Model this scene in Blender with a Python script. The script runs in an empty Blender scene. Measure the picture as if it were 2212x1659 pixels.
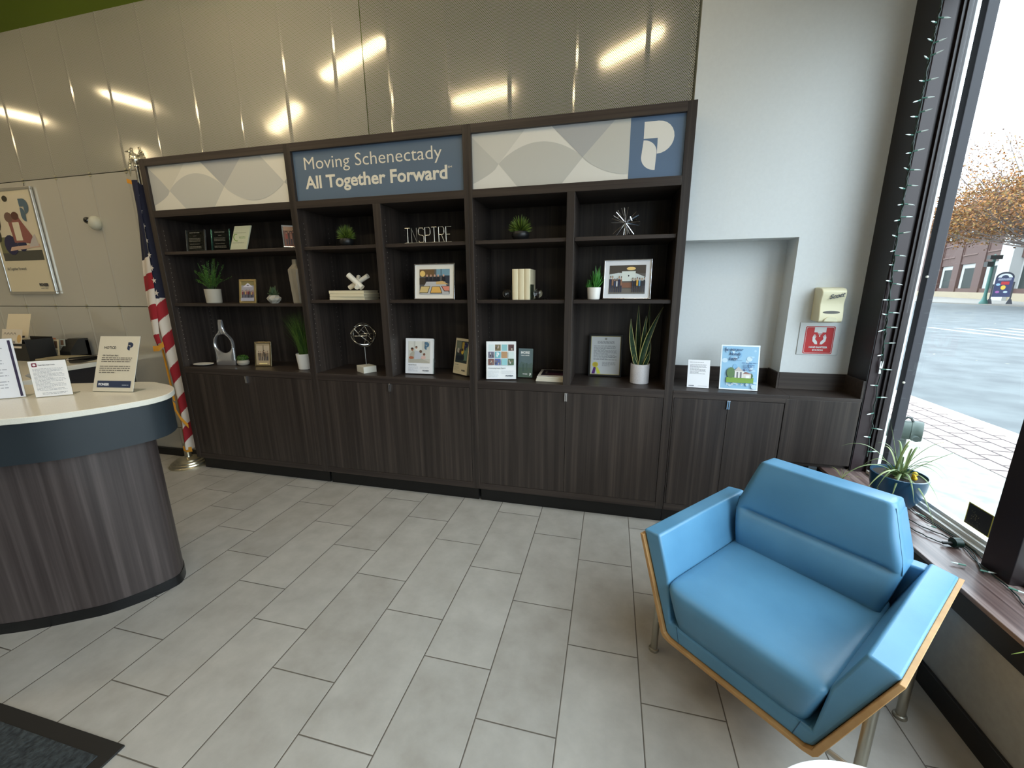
import bpy, bmesh, math, random
from mathutils import Vector, Matrix, Euler
R = math.radians
PI = math.pi
random.seed(7)
COL = bpy.context.scene.collection

# ------------------------------------------------------------------ materials
def lin(c):
    c = c / 255.0
    return c / 12.92 if c <= 0.04045 else ((c + 0.055) / 1.055) ** 2.4
def L3(rgb): return (lin(rgb[0]), lin(rgb[1]), lin(rgb[2]), 1)
_m = {}
def M(rgb, rough=0.55, metal=0.0, coat=0.0, spec=0.5, emit=0.0, key=None):
    k = key or (tuple(rgb), rough, metal, coat, spec, emit)
    if k in _m: return _m[k]
    m = bpy.data.materials.new('mat'); m.use_nodes = True
    b = m.node_tree.nodes['Principled BSDF']
    b.inputs['Base Color'].default_value = L3(rgb)
    b.inputs['Roughness'].default_value = rough
    b.inputs['Metallic'].default_value = metal
    b.inputs['Coat Weight'].default_value = coat
    b.inputs['Specular IOR Level'].default_value = spec
    if emit:
        b.inputs['Emission Color'].default_value = L3(rgb)
        b.inputs['Emission Strength'].default_value = emit
    _m[k] = m
    return m
def N(m, t, **kw):
    n = m.node_tree.nodes.new(t)
    for k, v in kw.items(): setattr(n, k, v)
    return n
def LK(m, a, b): m.node_tree.links.new(a, b)
def math_node(m, op, a, b=None, c=None):
    n = N(m, 'ShaderNodeMath', operation=op)
    for i, x in enumerate((a, b, c)):
        if x is None: continue
        if isinstance(x, (int, float)): n.inputs[i].default_value = x
        else: LK(m, x, n.inputs[i])
    return n.outputs[0]
def ramp(m, fac, stops):
    n = N(m, 'ShaderNodeValToRGB')
    el = n.color_ramp.elements
    while len(el) < len(stops): el.new(0.5)
    for e, (p, c) in zip(el, stops): e.position = p; e.color = L3(c)
    LK(m, fac, n.inputs['Fac']); return n.outputs['Color']
def noisy(rgb1, rgb2, scale=(1, 1, 1), nscale=5.0, detail=4, rough=0.5, bump=0.0, metal=0.0, coat=0.0, lo=0.3, hi=0.7, world=True, spec=0.5):
    m = bpy.data.materials.new('mat'); m.use_nodes = True
    b = m.node_tree.nodes['Principled BSDF']
    if world: src = N(m, 'ShaderNodeNewGeometry').outputs['Position']
    else: src = N(m, 'ShaderNodeTexCoord').outputs['Object']
    mp = N(m, 'ShaderNodeMapping'); mp.inputs['Scale'].default_value = scale
    LK(m, src, mp.inputs['Vector'])
    t = N(m, 'ShaderNodeTexNoise'); t.inputs['Scale'].default_value = nscale; t.inputs['Detail'].default_value = detail
    LK(m, mp.outputs['Vector'], t.inputs['Vector'])
    LK(m, ramp(m, t.outputs['Fac'], [(lo, rgb1), (hi, rgb2)]), b.inputs['Base Color'])
    b.inputs['Roughness'].default_value = rough; b.inputs['Metallic'].default_value = metal
    b.inputs['Coat Weight'].default_value = coat; b.inputs['Specular IOR Level'].default_value = spec
    if bump:
        bp = N(m, 'ShaderNodeBump'); bp.inputs['Strength'].default_value = bump; bp.inputs['Distance'].default_value = 0.01
        LK(m, t.outputs['Fac'], bp.inputs['Height']); LK(m, bp.outputs['Normal'], b.inputs['Normal'])
    return m

def wood_mat(dark, mid, light, axis='z', s=1.0):
    m = bpy.data.materials.new('laminate'); m.use_nodes = True
    b = m.node_tree.nodes['Principled BSDF']
    src = N(m, 'ShaderNodeNewGeometry').outputs['Position']
    cols = []
    for i, (across, along, det) in enumerate(((34 * s, 0.6, 3), (130 * s, 1.6, 4), (8.0 * s, .35, 2))):
        mp = N(m, 'ShaderNodeMapping')
        sc = [across] * 3; sc['xyz'.index(axis)] = along
        mp.inputs['Scale'].default_value = sc; LK(m, src, mp.inputs['Vector'])
        t = N(m, 'ShaderNodeTexNoise'); t.inputs['Scale'].default_value = 1.0; t.inputs['Detail'].default_value = det
        LK(m, mp.outputs['Vector'], t.inputs['Vector']); cols.append(t.outputs['Fac'])
    a = math_node(m, 'MULTIPLY', cols[0], 0.5); c = math_node(m, 'MULTIPLY_ADD', cols[1], 0.25, a)
    f = math_node(m, 'MULTIPLY_ADD', cols[2], 0.25, c)
    LK(m, ramp(m, f, [(0.37, dark), (0.5, mid), (0.64, light)]), b.inputs['Base Color'])
    b.inputs['Roughness'].default_value = 0.42; b.inputs['Specular IOR Level'].default_value = 0.4
    bp = N(m, 'ShaderNodeBump'); bp.inputs['Strength'].default_value = 0.12; bp.inputs['Distance'].default_value = 0.002
    LK(m, f, bp.inputs['Height']); LK(m, bp.outputs['Normal'], b.inputs['Normal'])
    return m
DK, MD, LT = (38, 32, 29), (51, 44, 40), (70, 61, 55)
WV = wood_mat(DK, MD, LT, 'z')
WH = wood_mat((42, 35, 32), (54, 46, 42), (68, 59, 53), 'x', 1.2)
WY = wood_mat((62, 47, 45), (92, 74, 70), (128, 108, 102), 'y', 1.0)

def floor_mat():
    m = bpy.data.materials.new('floor_tile'); m.use_nodes = True
    b = m.node_tree.nodes['Principled BSDF']
    geo = N(m, 'ShaderNodeNewGeometry'); sp = N(m, 'ShaderNodeSeparateXYZ'); LK(m, geo.outputs['Position'], sp.inputs[0])
    u = math_node(m, 'DIVIDE', sp.outputs['X'], 0.3048)
    k = math_node(m, 'FLOOR', u)
    g = math_node(m, 'SUBTRACT', math_node(m, 'DIVIDE', sp.outputs['Y'], -0.6063), math_node(m, 'DIVIDE', k, 3.0))
    fu = math_node(m, 'FRACT', u); fg = math_node(m, 'FRACT', g)
    du = math_node(m, 'MULTIPLY', math_node(m, 'SUBTRACT', 0.5, math_node(m, 'ABSOLUTE', math_node(m, 'SUBTRACT', fu, 0.5))), 0.3048)
    dg = math_node(m, 'MULTIPLY', math_node(m, 'SUBTRACT', 0.5, math_node(m, 'ABSOLUTE', math_node(m, 'SUBTRACT', fg, 0.5))), 0.6063)
    d = math_node(m, 'MINIMUM', du, dg)
    grout = math_node(m, 'LESS_THAN', d, 0.0023)
    cmb = N(m, 'ShaderNodeCombineXYZ'); LK(m, k, cmb.inputs[0]); LK(m, math_node(m, 'FLOOR', g), cmb.inputs[1])
    wn = N(m, 'ShaderNodeTexWhiteNoise', noise_dimensions='2D'); LK(m, cmb.outputs[0], wn.inputs['Vector'])
    t = N(m, 'ShaderNodeTexNoise'); t.inputs['Scale'].default_value = 7; t.inputs['Detail'].default_value = 7; t.inputs['Roughness'].default_value = 0.6
    LK(m, geo.outputs['Position'], t.inputs['Vector'])
    f = math_node(m, 'MULTIPLY_ADD', wn.outputs['Value'], 0.16, math_node(m, 'MULTIPLY', t.outputs['Fac'], 0.84))
    tile = ramp(m, f, [(0.3, (158, 154, 146)), (0.5, (170, 167, 160)), (0.72, (182, 179, 172))])
    mx = N(m, 'ShaderNodeMix', data_type='RGBA'); LK(m, grout, mx.inputs[0]); LK(m, tile, mx.inputs[6])
    mx.inputs[7].default_value = L3((96, 90, 82)); LK(m, mx.outputs[2], b.inputs['Base Color'])
    b.inputs['Roughness'].default_value = 0.42
    bp = N(m, 'ShaderNodeBump'); bp.inputs['Strength'].default_value = 0.5; bp.inputs['Distance'].default_value = 0.002
    LK(m, math_node(m, 'MINIMUM', math_node(m, 'MULTIPLY', d, 200), 1.0), bp.inputs['Height']); LK(m, bp.outputs['Normal'], b.inputs['Normal'])
    return m

def mesh_panel_mat(hx=.27, hz=.36):
    """perforated sheet: real (transparent) round holes on a staggered grid in painted metal"""
    m = bpy.data.materials.new('perforated_metal'); m.use_nodes = True
    nt = m.node_tree; b = nt.nodes['Principled BSDF']; out = nt.nodes['Material Output']
    geo = N(m, 'ShaderNodeNewGeometry'); sp = N(m, 'ShaderNodeSeparateXYZ'); LK(m, geo.outputs['Position'], sp.inputs[0])
    px, pz = 0.0125, 0.0140
    row = math_node(m, 'FLOOR', math_node(m, 'DIVIDE', sp.outputs['Z'], pz / 2))
    off = math_node(m, 'MULTIPLY', math_node(m, 'MODULO', row, 2.0), 0.5)
    fx = math_node(m, 'SUBTRACT', math_node(m, 'FRACT', math_node(m, 'ADD', math_node(m, 'DIVIDE', sp.outputs['X'], px), off)), 0.5)
    fz = math_node(m, 'SUBTRACT', math_node(m, 'FRACT', math_node(m, 'DIVIDE', sp.outputs['Z'], pz / 2)), 0.5)
    dx = math_node(m, 'DIVIDE', fx, hx); dz = math_node(m, 'DIVIDE', fz, hz)
    r2 = math_node(m, 'ADD', math_node(m, 'MULTIPLY', dx, dx), math_node(m, 'MULTIPLY', dz, dz))
    hole = math_node(m, 'LESS_THAN', r2, 1.0)
    t = N(m, 'ShaderNodeTexNoise'); t.inputs['Scale'].default_value = .5; t.inputs['Detail'].default_value = 1
    LK(m, geo.outputs['Position'], t.inputs['Vector'])
    LK(m, ramp(m, t.outputs['Fac'], [(0.3, (200, 198, 188)), (0.7, (205, 203, 193))]), b.inputs['Base Color'])
    b.inputs['Roughness'].default_value = 0.12; b.inputs['Metallic'].default_value = 0.3
    bp = N(m, 'ShaderNodeBump'); bp.inputs['Strength'].default_value = 0.05; bp.inputs['Distance'].default_value = 0.02
    t2 = N(m, 'ShaderNodeTexNoise'); t2.inputs['Scale'].default_value = 0.9; LK(m, geo.outputs['Position'], t2.inputs['Vector'])
    LK(m, t2.outputs['Fac'], bp.inputs['Height']); LK(m, bp.outputs['Normal'], b.inputs['Normal'])
    tr = N(m, 'ShaderNodeBsdfTransparent'); mx = N(m, 'ShaderNodeMixShader')
    LK(m, hole, mx.inputs[0]); LK(m, b.outputs[0], mx.inputs[1]); LK(m, tr.outputs[0], mx.inputs[2]); LK(m, mx.outputs[0], out.inputs['Surface'])
    return m

def glass_mat(tint=(1, 1, 1), refl=1.0):
    m = bpy.data.materials.new('clear_pane'); m.use_nodes = True
    nt = m.node_tree; nt.nodes.remove(nt.nodes['Principled BSDF']); out = nt.nodes['Material Output']
    tr = N(m, 'ShaderNodeBsdfTransparent'); tr.inputs[0].default_value = (*tint, 1)
    gl = N(m, 'ShaderNodeBsdfGlossy'); gl.inputs['Roughness'].default_value = 0.02
    lw = N(m, 'ShaderNodeLayerWeight'); lw.inputs[0].default_value = 0.5
    fr = math_node(m, 'MULTIPLY_ADD', math_node(m, 'POWER', lw.outputs['Facing'], 5.0), 0.9, 0.035)
    mx = N(m, 'ShaderNodeMixShader'); LK(m, math_node(m, 'MULTIPLY', fr, refl), mx.inputs[0])
    LK(m, tr.outputs[0], mx.inputs[1]); LK(m, gl.outputs[0], mx.inputs[2]); LK(m, mx.outputs[0], out.inputs['Surface'])
    return m
GLASS = glass_mat(refl=.55); ACRYL = glass_mat((0.93, 0.95, 0.94)); SMOKE = glass_mat((0.55, 0.6, 0.58))
def brick_mat(c1, c2, mortar, bw, bh, ms, axes=('X', 'Y'), rough=0.8):
    m = bpy.data.materials.new('brick'); m.use_nodes = True
    b = m.node_tree.nodes['Principled BSDF']
    geo = N(m, 'ShaderNodeNewGeometry'); sp = N(m, 'ShaderNodeSeparateXYZ'); LK(m, geo.outputs['Position'], sp.inputs[0])
    cb = N(m, 'ShaderNodeCombineXYZ'); LK(m, sp.outputs[axes[0]], cb.inputs[0]); LK(m, sp.outputs[axes[1]], cb.inputs[1])
    t = N(m, 'ShaderNodeTexBrick'); LK(m, cb.outputs[0], t.inputs['Vector'])
    t.inputs['Color1'].default_value = L3(c1); t.inputs['Color2'].default_value = L3(c2); t.inputs['Mortar'].default_value = L3(mortar)
    t.inputs['Scale'].default_value = 1; t.inputs['Mortar Size'].default_value = ms
    t.inputs['Brick Width'].default_value = bw; t.inputs['Row Height'].default_value = bh
    LK(m, t.outputs['Color'], b.inputs['Base Color']); b.inputs['Roughness'].default_value = rough
    return m

CHROME = M((215, 215, 218), 0.16, 1.0); STEEL = M((170, 168, 160), 0.3, 1.0); SILVER = M((225, 226, 230), 0.12, 1.0)
GOLD = M((226, 206, 150), 0.3, .9); BLACK = M((10, 10, 11), 0.45); BLACKG = M((8, 8, 9), 0.12, 0, 0.5)
WHITE = M((232, 230, 224), 0.45); PAPER = M((238, 238, 236), 0.6); CERAM = M((228, 226, 220), 0.35)
FRAMEDK = M((32, 24, 27), 0.35); PURPLE = M((44, 31, 34), 0.4)

# ------------------------------------------------------------------ mesh helper
class B:
    def __init__(s): s.v = []; s.f = []; s.fm = []
    def add(s, vs, fs, m=0):
        o = len(s.v); s.v += [tuple(v) for v in vs]
        for f in fs: s.f.append([o + i for i in f]); s.fm.append(m)
        return s
    def box(s, x0, x1, y0, y1, z0, z1, m=0):
        vs = [(x0, y0, z0), (x1, y0, z0), (x1, y1, z0), (x0, y1, z0), (x0, y0, z1), (x1, y0, z1), (x1, y1, z1), (x0, y1, z1)]
        return s.add(vs, [(0, 3, 2, 1), (4, 5, 6, 7), (0, 1, 5, 4), (1, 2, 6, 5), (2, 3, 7, 6), (3, 0, 4, 7)], m)
    def prism(s, pts, a0, a1, axis='z', m=0):
        """extrude a 2D outline; axis z: pts=(x,y); axis y: pts=(x,z); axis x: pts=(y,z)"""
        n = len(pts)
        def P(p, a): return (p[0], p[1], a) if axis == 'z' else ((p[0], a, p[1]) if axis == 'y' else (a, p[0], p[1]))
        vs = [P(p, a0) for p in pts] + [P(p, a1) for p in pts]
        fs = [tuple(range(n))[::-1], tuple(range(n, 2 * n))] + [(i, (i + 1) % n, n + (i + 1) % n, n + i) for i in range(n)]
        return s.add(vs, fs, m)
    def rings(s, rs, m=0, cap=True, closed=True):
        n = len(rs[0]); vs = [p for r in rs for p in r]; fs = []
        for i in range(len(rs) - 1):
            for j in range(n if closed else n - 1):
                k = (j + 1) % n; fs.append((i * n + j, i * n + k, (i + 1) * n + k, (i + 1) * n + j))
        if cap and closed: fs += [tuple(range(n))[::-1], tuple(range((len(rs) - 1) * n, len(rs) * n))]
        return s.add(vs, fs, m)
    def lathe(s, prof, c=(0, 0), n=32, m=0, sx=1, sy=1, cap=True):
        return s.rings([[(c[0] + r * sx * math.cos(2 * PI * j / n), c[1] + r * sy * math.sin(2 * PI * j / n), z) for j in range(n)] for r, z in prof], m, cap)
    def tube(s, pts, r, n=8, m=0, closed=False, taper=None):
        pts = [Vector(p) for p in pts]; rs = []; K = len(pts); up = None
        for i, p in enumerate(pts):
            if closed: d = pts[(i + 1) % K] - pts[i - 1]
            else: d = pts[min(i + 1, K - 1)] - pts[max(i - 1, 0)]
            if d.length < 1e-9: d = Vector((0, 0, 1))
            d.normalize()
            if up is None: up = Vector((0, 0, 1)) if abs(d.z) < 0.9 else Vector((1, 0, 0))
            a = d.cross(up)
            if a.length < 1e-4: a = d.orthogonal()
            a.normalize(); b = a.cross(d).normalized(); up = b
            rr = r * (taper[i] if taper else 1)
            rs.append([tuple(p + a * rr * math.cos(2 * PI * j / n) + b * rr * math.sin(2 * PI * j / n)) for j in range(n)])
        if closed: rs.append(rs[0]); return s.rings(rs, m, cap=False)
        return s.rings(rs, m)
    def ball(s, c, r, n=12, m=0, sz=(1, 1, 1)):
        rs = []
        for i in range(n // 2 + 1):
            a = PI * i / (n // 2); q = max(math.sin(a), 0.001)
            rs.append([(c[0] + r * sz[0] * q * math.cos(2 * PI * j / n), c[1] + r * sz[1] * q * math.sin(2 * PI * j / n), c[2] - r * sz[2] * math.cos(a)) for j in range(n)])
        return s.rings(rs, m)
    def leaf(s, base, tip, w, bend=(0, 0, 0), side=None, n=6, m=0, shape=0.5, edge=None, em=1, fold=0.0):
        base, tip, bend = Vector(base), Vector(tip), Vector(bend); rows = []
        d = (tip - base).normalized()
        sd = Vector(side) if side else d.cross(Vector((0, 1, 0)))
        if sd.length < 1e-3: sd = Vector((1, 0, 0))
        sd.normalize(); nr = sd.cross(d).normalized()
        for i in range(n + 1):
            t = i / n; p = base.lerp(tip, t) + bend * (4 * t * (1 - t))
            ww = w * (math.sin(PI * min(1, (t * (1 - shape) + shape * 0.35) if False else t ** 0.6 * 0.96 + 0.04)) if shape == 0.5 else (1 - t ** 3) * (0.75 + 0.25 * math.sin(PI * t)))
            ww = max(ww, w * 0.04)
            if edge: rows.append([p - sd * ww, p - sd * ww * (1 - edge), p + nr * fold * ww, p + sd * ww * (1 - edge), p + sd * ww])
            else: rows.append([p - sd * ww, p + nr * fold * ww, p + sd * ww])
        o = len(s.v); c = len(rows[0]); s.v += [tuple(q) for r in rows for q in r]
        for i in range(n):
            for j in range(c - 1):
                s.f.append([o + i * c + j, o + i * c + j + 1, o + (i + 1) * c + j + 1, o + (i + 1) * c + j])
                s.fm.append(em if edge and j in (0, c - 2) else m)
        return s
    def build(s, name, mats, parent=None, loc=(0, 0, 0), rot=(0, 0, 0), smooth=True, bevel=0, seg=2, angle=0.55, fix=True, sub=0):
        me = bpy.data.meshes.new(name); me.from_pydata(s.v, [], s.f)
        if not isinstance(mats, (list, tuple)): mats = [mats]
        for mt in mats: me.materials.append(mt)
        me.polygons.foreach_set('material_index', s.fm)
        if fix:
            bm = bmesh.new(); bm.from_mesh(me); bmesh.ops.recalc_face_normals(bm, faces=bm.faces); bm.to_mesh(me); bm.free()
        if smooth:
            me.shade_smooth(); me.set_sharp_from_angle(angle=angle)
        me.update()
        o = bpy.data.objects.new(name, me); COL.objects.link(o); o.location = loc; o.rotation_euler = rot
        if parent: o.parent = parent
        if bevel:
            md = o.modifiers.new('bevel', 'BEVEL'); md.width = bevel; md.segments = seg; md.limit_method = 'ANGLE'; md.angle_limit = R(35); md.harden_normals = False
        if sub:
            md = o.modifiers.new('sub', 'SUBSURF'); md.levels = sub; md.render_levels = sub
        return o

def tag(o, label, cat, group=None, kind=None):
    if label: o['label'] = label
    if cat: o['category'] = cat
    if group: o['group'] = group
    if kind: o['kind'] = kind
    return o
def thing(name, label, cat, loc=(0, 0, 0), rotz=0, group=None, rot=None):
    o = bpy.data.objects.new(name, None); COL.objects.link(o); o.empty_display_size = 0.05
    o.location = loc; o.rotation_euler = rot or (0, 0, rotz)
    return tag(o, label, cat, group)
def struct(o): o['kind'] = 'structure'; return o

# text -> mesh, lying in the local XZ plane, facing -Y
def text_mesh(txt, size, x, z, align='LEFT', bold=0.0, y=-0.002, shear=0.0, xs=1.0, vc=False):
    cu = bpy.data.curves.new('t', 'FONT'); cu.body = txt; cu.size = size; cu.align_x = align; cu.offset = bold * size
    cu.resolution_u = 3; cu.shear = shear
    o = bpy.data.objects.new('t', cu); me = bpy.data.meshes.new_from_object(o)
    vs = [(x + v.co.x * xs, y, z + v.co.y) for v in me.vertices]; fs = [tuple(p.vertices) for p in me.polygons]
    bpy.data.objects.remove(o); bpy.data.curves.remove(cu); bpy.data.meshes.remove(me)
    return vs, fs

class Art:
    """flat printed picture in the local XZ plane facing -Y, in w x h metres, origin bottom centre"""
    def __init__(s, w, h, y=0.0): s.b = B(); s.w = w; s.h = h; s.mats = []; s.ix = {}; s.y = y; s.k = 0; s.nl = 0
    def mi(s, rgb, rough):
        k = (tuple(rgb), rough)
        if k not in s.ix: s.ix[k] = len(s.mats); s.mats.append(M(rgb, rough))
        return s.ix[k]
    def P(s, u, v): return ((u - 0.5) * s.w, s.y - 0.00025 * s.k, v * s.h)
    def poly(s, pts, rgb, rough=0.5):
        s.k += 1; s.b.add([s.P(*p) for p in pts], [tuple(range(len(pts)))], s.mi(rgb, rough)); return s
    def rect(s, u0, v0, u1, v1, rgb, rough=0.5): return s.poly([(u0, v0), (u1, v0), (u1, v1), (u0, v1)], rgb, rough)
    def ell(s, u, v, ru, rv, rgb, n=14, a0=0, a1=2 * PI): return s.poly([(u + ru * math.cos(a0 + (a1 - a0) * i / n), v + rv * math.sin(a0 + (a1 - a0) * i / n)) for i in range(n if a1 - a0 > 6.2 else n + 1)], rgb)
    def lines(s, u0, v0, u1, v1, n, rgb, seed=1, th=0.45, words=True):
        rr = random.Random(seed); s.k += 1; dv = (v1 - v0) / n
        for i in range(n):
            v = v1 - dv * (i + 0.5); u = u0; end = u1 - (rr.random() * 0.12 * (u1 - u0)) - (0.4 * (u1 - u0) if i % 4 == 3 else 0)
            while u < end:
                wd = (0.03 + rr.random() * 0.09) if words else 9
                e = min(u + wd, end)
                s.b.add([s.P(u, v - dv * th / 2), s.P(e, v - dv * th / 2), s.P(e, v + dv * th / 2), s.P(u, v + dv * th / 2)], [(0, 1, 2, 3)], s.mi(rgb, 0.5)); u = e + 0.015
        return s
    def text(s, t, u, v, size, rgb, bold=0.0, align='LEFT', shear=0.0, xs=1.0):
        s.k += 1; vs, fs = text_mesh(t, size * s.h, (u - 0.5) * s.w, v * s.h, align, bold, s.y - 0.00025 * s.k, shear, xs)
        s.b.add(vs, fs, s.mi(rgb, 0.5)); return s
    def logo(s, u, v, w, h, rgb):
        for poly in logo_polys(): s.poly([(u + p[0] * w, v + p[1] * h) for p in poly], rgb)
        return s
    def people(s, u0, u1, v, hgt, n, seed, tops, legs=(45, 45, 60)):
        rr = random.Random(seed)
        for i in range(n):
            u = u0 + (u1 - u0) * (i + 0.5) / n; w = (u1 - u0) / n * 0.62; q = hgt * (0.9 + 0.2 * rr.random())
            s.rect(u - w * .4, v, u + w * .4, v + q * .48, legs)
            s.poly([(u - w * .5, v + q * .42), (u + w * .5, v + q * .42), (u + w * .55, v + q * .78), (u, v + q * .84), (u - w * .55, v + q * .78)], tops[i % len(tops)])
            s.ell(u, v + q * .92, w * .34, q * .09, (190, 145, 120)); s.ell(u, v + q * .965, w * .34, q * .055, ((60, 45, 35), (150, 120, 80), (90, 80, 75))[i % 3])
        return s
    def build(s, name, parent, loc=(0, 0, 0), rot=(0, 0, 0)): return s.b.build(name, s.mats, parent, loc, rot, smooth=False, fix=False)

def arc(cx, cy, rx, ry, a0, a1, n=12): return [(cx + rx * math.cos(R(a0 + (a1 - a0) * i / n)), cy + ry * math.sin(R(a0 + (a1 - a0) * i / n))) for i in range(n + 1)]
def logo_polys():
    top = [(0.05, .65), (0.05, .99)] + arc(.49, .66, .51, .33, 90, -90) + [(.49, .65)]
    leaf = arc(.05, .36, .43, .26, 90, 0) + [(.455, 0)] + arc(.455, .28, .455, .28, 270, 180)
    return [top, leaf]

# ------------------------------------------------------------------ camera
cam = bpy.data.cameras.new('camera'); co = bpy.data.objects.new('camera', cam); COL.objects.link(co)
Rm = [[0.9719636028743345, 0.23503178754461623, -0.006842041444287603], [0.04739015033015023, -0.22431559518586755, -0.9733635946593112], [-0.23030616218249295, 0.9457497409991675, -0.22916478582185987]]
co.matrix_world = Matrix(((Rm[0][0], -Rm[1][0], -Rm[2][0], -0.18531656), (Rm[0][1], -Rm[1][1], -Rm[2][1], -2.53476159), (Rm[0][2], -Rm[1][2], -Rm[2][2], 1.57105705), (0, 0, 0, 1)))
cam.sensor_width = 36; cam.sensor_fit = 'HORIZONTAL'; cam.lens = 36 * 870.31 / 2212; cam.clip_start = 0.05; cam.clip_end = 400
bpy.context.scene.camera = co
# ------------------------------------------------------------------ room shell
XW = 1.104            # knee wall face under the window
YB = 0.29             # grey back wall face
struct(B().box(-9.0, 1.62, -7.2, 0.62, -0.12, 0.0).build('floor', floor_mat(), smooth=False))
gw = noisy((218, 222, 222), (221, 225, 225), nscale=60, rough=0.6)
# grey painted wall with the recess behind the low counter
b = B()
b.box(0.226, 0.868, YB, 0.72, 1.857, 4.3); b.box(0.868, 1.5, YB, 0.72, 0.0, 4.3); b.box(0.226, 0.868, 0.45, 0.72, 0.0, 1.857)
struct(b.build('wall_right_of_bookcase', gw, smooth=False)).name = 'wall_back'
green = M((92, 112, 14), 0.7)
gb = B(); gb.box(-9.0, 0.226, 0.62, 0.72, 0.0, 4.3)
struct(gb.build('wall_behind_panels', green, smooth=False))
pmR = mesh_panel_mat(.31, .40); pmL = mesh_panel_mat(.26, .34); pmS = mesh_panel_mat(.001, .001)
def metal_panel(x0, x1, z0, z1, parent, pm):
    """perforated sheet with a standing crease every 42 cm"""
    xs = [x0]; first = math.ceil((x0 + 5.03) / 0.415)
    k = first
    while -5.03 + 0.415 * k < x1 - 0.02:
        c = -5.03 + 0.415 * k
        if c > x0 + 0.02: xs += [c - 0.014, c, c + 0.014]
        k += 1
    xs.append(x1); ys = []
    for i, x in enumerate(xs):
        ys.append(0.31)
    for i in range(1, len(xs) - 1):
        if (i - 1) % 3 == 1: ys[i] = 0.3072
    q = B(); vs = []
    for x, y in zip(xs, ys): vs += [(x, y, z0), (x, y, z1)]
    q.add(vs, [(2 * i, 2 * i + 2, 2 * i + 3, 2 * i + 1) for i in range(len(xs) - 1)])
    o = q.build('metal_panel', pm, parent, smooth=False, fix=False)
    md = o.modifiers.new('thick', 'SOLIDIFY'); md.thickness = 0.0015; md.offset = 1
    # folded edge returns
    return o
wp = bpy.data.objects.new('wall_panelling', None); COL.objects.link(wp); wp['kind'] = 'structure'
for (x0, x1, z0, z1) in ((-9, -1.905, 2.564, 3.69), (-1.899, 0.214, 2.54, 3.69), (-9, -3.759, 1.441, 2.558), (-9, -3.759, 0.29, 1.435), (-9, -3.759, 0.07, 0.284)):
    metal_panel(x0, x1, z0, z1, wp, pmR if x1 > 0 else (pmL if z0 > 2.5 else pmS))
for z in (0.287, 1.438, 2.561): B().box(-9, -3.77, 0.318, 0.36, z - .02, z + .02).build('panel_rail', M((60, 60, 40), 0.6), wp, smooth=False)
cl = B()
for k in range(-10, 4):
    x = -5.03 + 0.415 * k
    for z in (1.438, 2.561):
        if x < -3.8: cl.box(x - .012, x + .012, 0.3, 0.312, z - .018, z - .006); cl.box(x - .012, x + .012, 0.3, 0.312, z + .006, z + .018)
cl.build('panel_clip', M((170, 165, 140), 0.4, 0.3), wp, smooth=False)
struct(B().box(-9.0, -3.76, 0.28, 0.33, 0.0, 0.07).build('baseboard_back', BLACK, smooth=False))
struct(B().box(-9.0, 1.62, -7.2, 0.72, 4.3, 4.42).build('ceiling', M((196, 194, 188), 0.8), smooth=False))
struct(B().box(-9.12, -9.0, -7.2, 0.72, 0, 4.3).build('wall_left', M((190, 182, 165), 0.7), smooth=False))
struct(B().box(-9.0, 1.62, -7.32, -7.2, 0, 4.3).build('wall_front', M((120, 112, 100), 0.7), smooth=False))
# window wall: knee wall, header, solid end
b = B(); b.box(XW + 0.012, 1.45, -7.2, 0.2, 0.0, 0.40); b.box(1.28, 1.45, -7.2, 0.29, 3.02, 4.3)
struct(b.build('wall_right', noisy((150, 150, 146), (158, 158, 154), nscale=40, rough=0.65), smooth=False))
struct(B().box(XW - 0.004, XW + 0.012, -7.2, -0.02, 0.0, 0.092).build('baseboard_right', M((24, 24, 26), 0.5), smooth=False, bevel=.003))
# sill: apron and worn wood-look board
t = bpy.data.objects.new('trim_1', None); COL.objects.link(t); t['kind'] = 'structure'
B().box(XW, 1.13, -7.2, 0.16, 0.40, 0.487).build('sill_apron', M((14, 14, 17), 0.4), t, smooth=False)
sill = wood_mat((66, 50, 48), (98, 80, 76), (150, 134, 128), 'y', 1.0)
sb = sill.node_tree.nodes['Principled BSDF']; sb.inputs['Roughness'].default_value = 0.3
B().box(XW - 0.008, 1.40, -7.2, 0.16, 0.487, 0.505).build('sill_board', sill, t, smooth=False, bevel=.003)
# jamb (dark boxed frame) at the inner end of the window
t2 = bpy.data.objects.new('trim_2', None); COL.objects.link(t2); t2['kind'] = 'structure'
B().box(1.2405, 1.300, 0.088, 0.46, 0.0, 4.3).build('jamb_board', PURPLE, t2, smooth=False, bevel=.002)
B().box(1.2365, 1.2404, 0.092, 0.46, 0.0, 4.3).build('jamb_shade_side', M((22, 20, 25), .5), t2, smooth=False)  # thin sheet on the room side; its dark colour stands in for shade
b = B()
b.box(1.300, 1.316, 0.098, 0.3, 0.505, 4.3); b.box(1.316, 1.330, 0.083, 0.3, 0.505, 4.3); b.box(1.330, 1.344, 0.074, 0.3, 0.505, 4.3)
b.box(1.344, 1.375, 0.096, 0.3, 0.505, 4.3)
b.build('stepped_stop', FRAMEDK, t2, smooth=False, bevel=.001)
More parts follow.
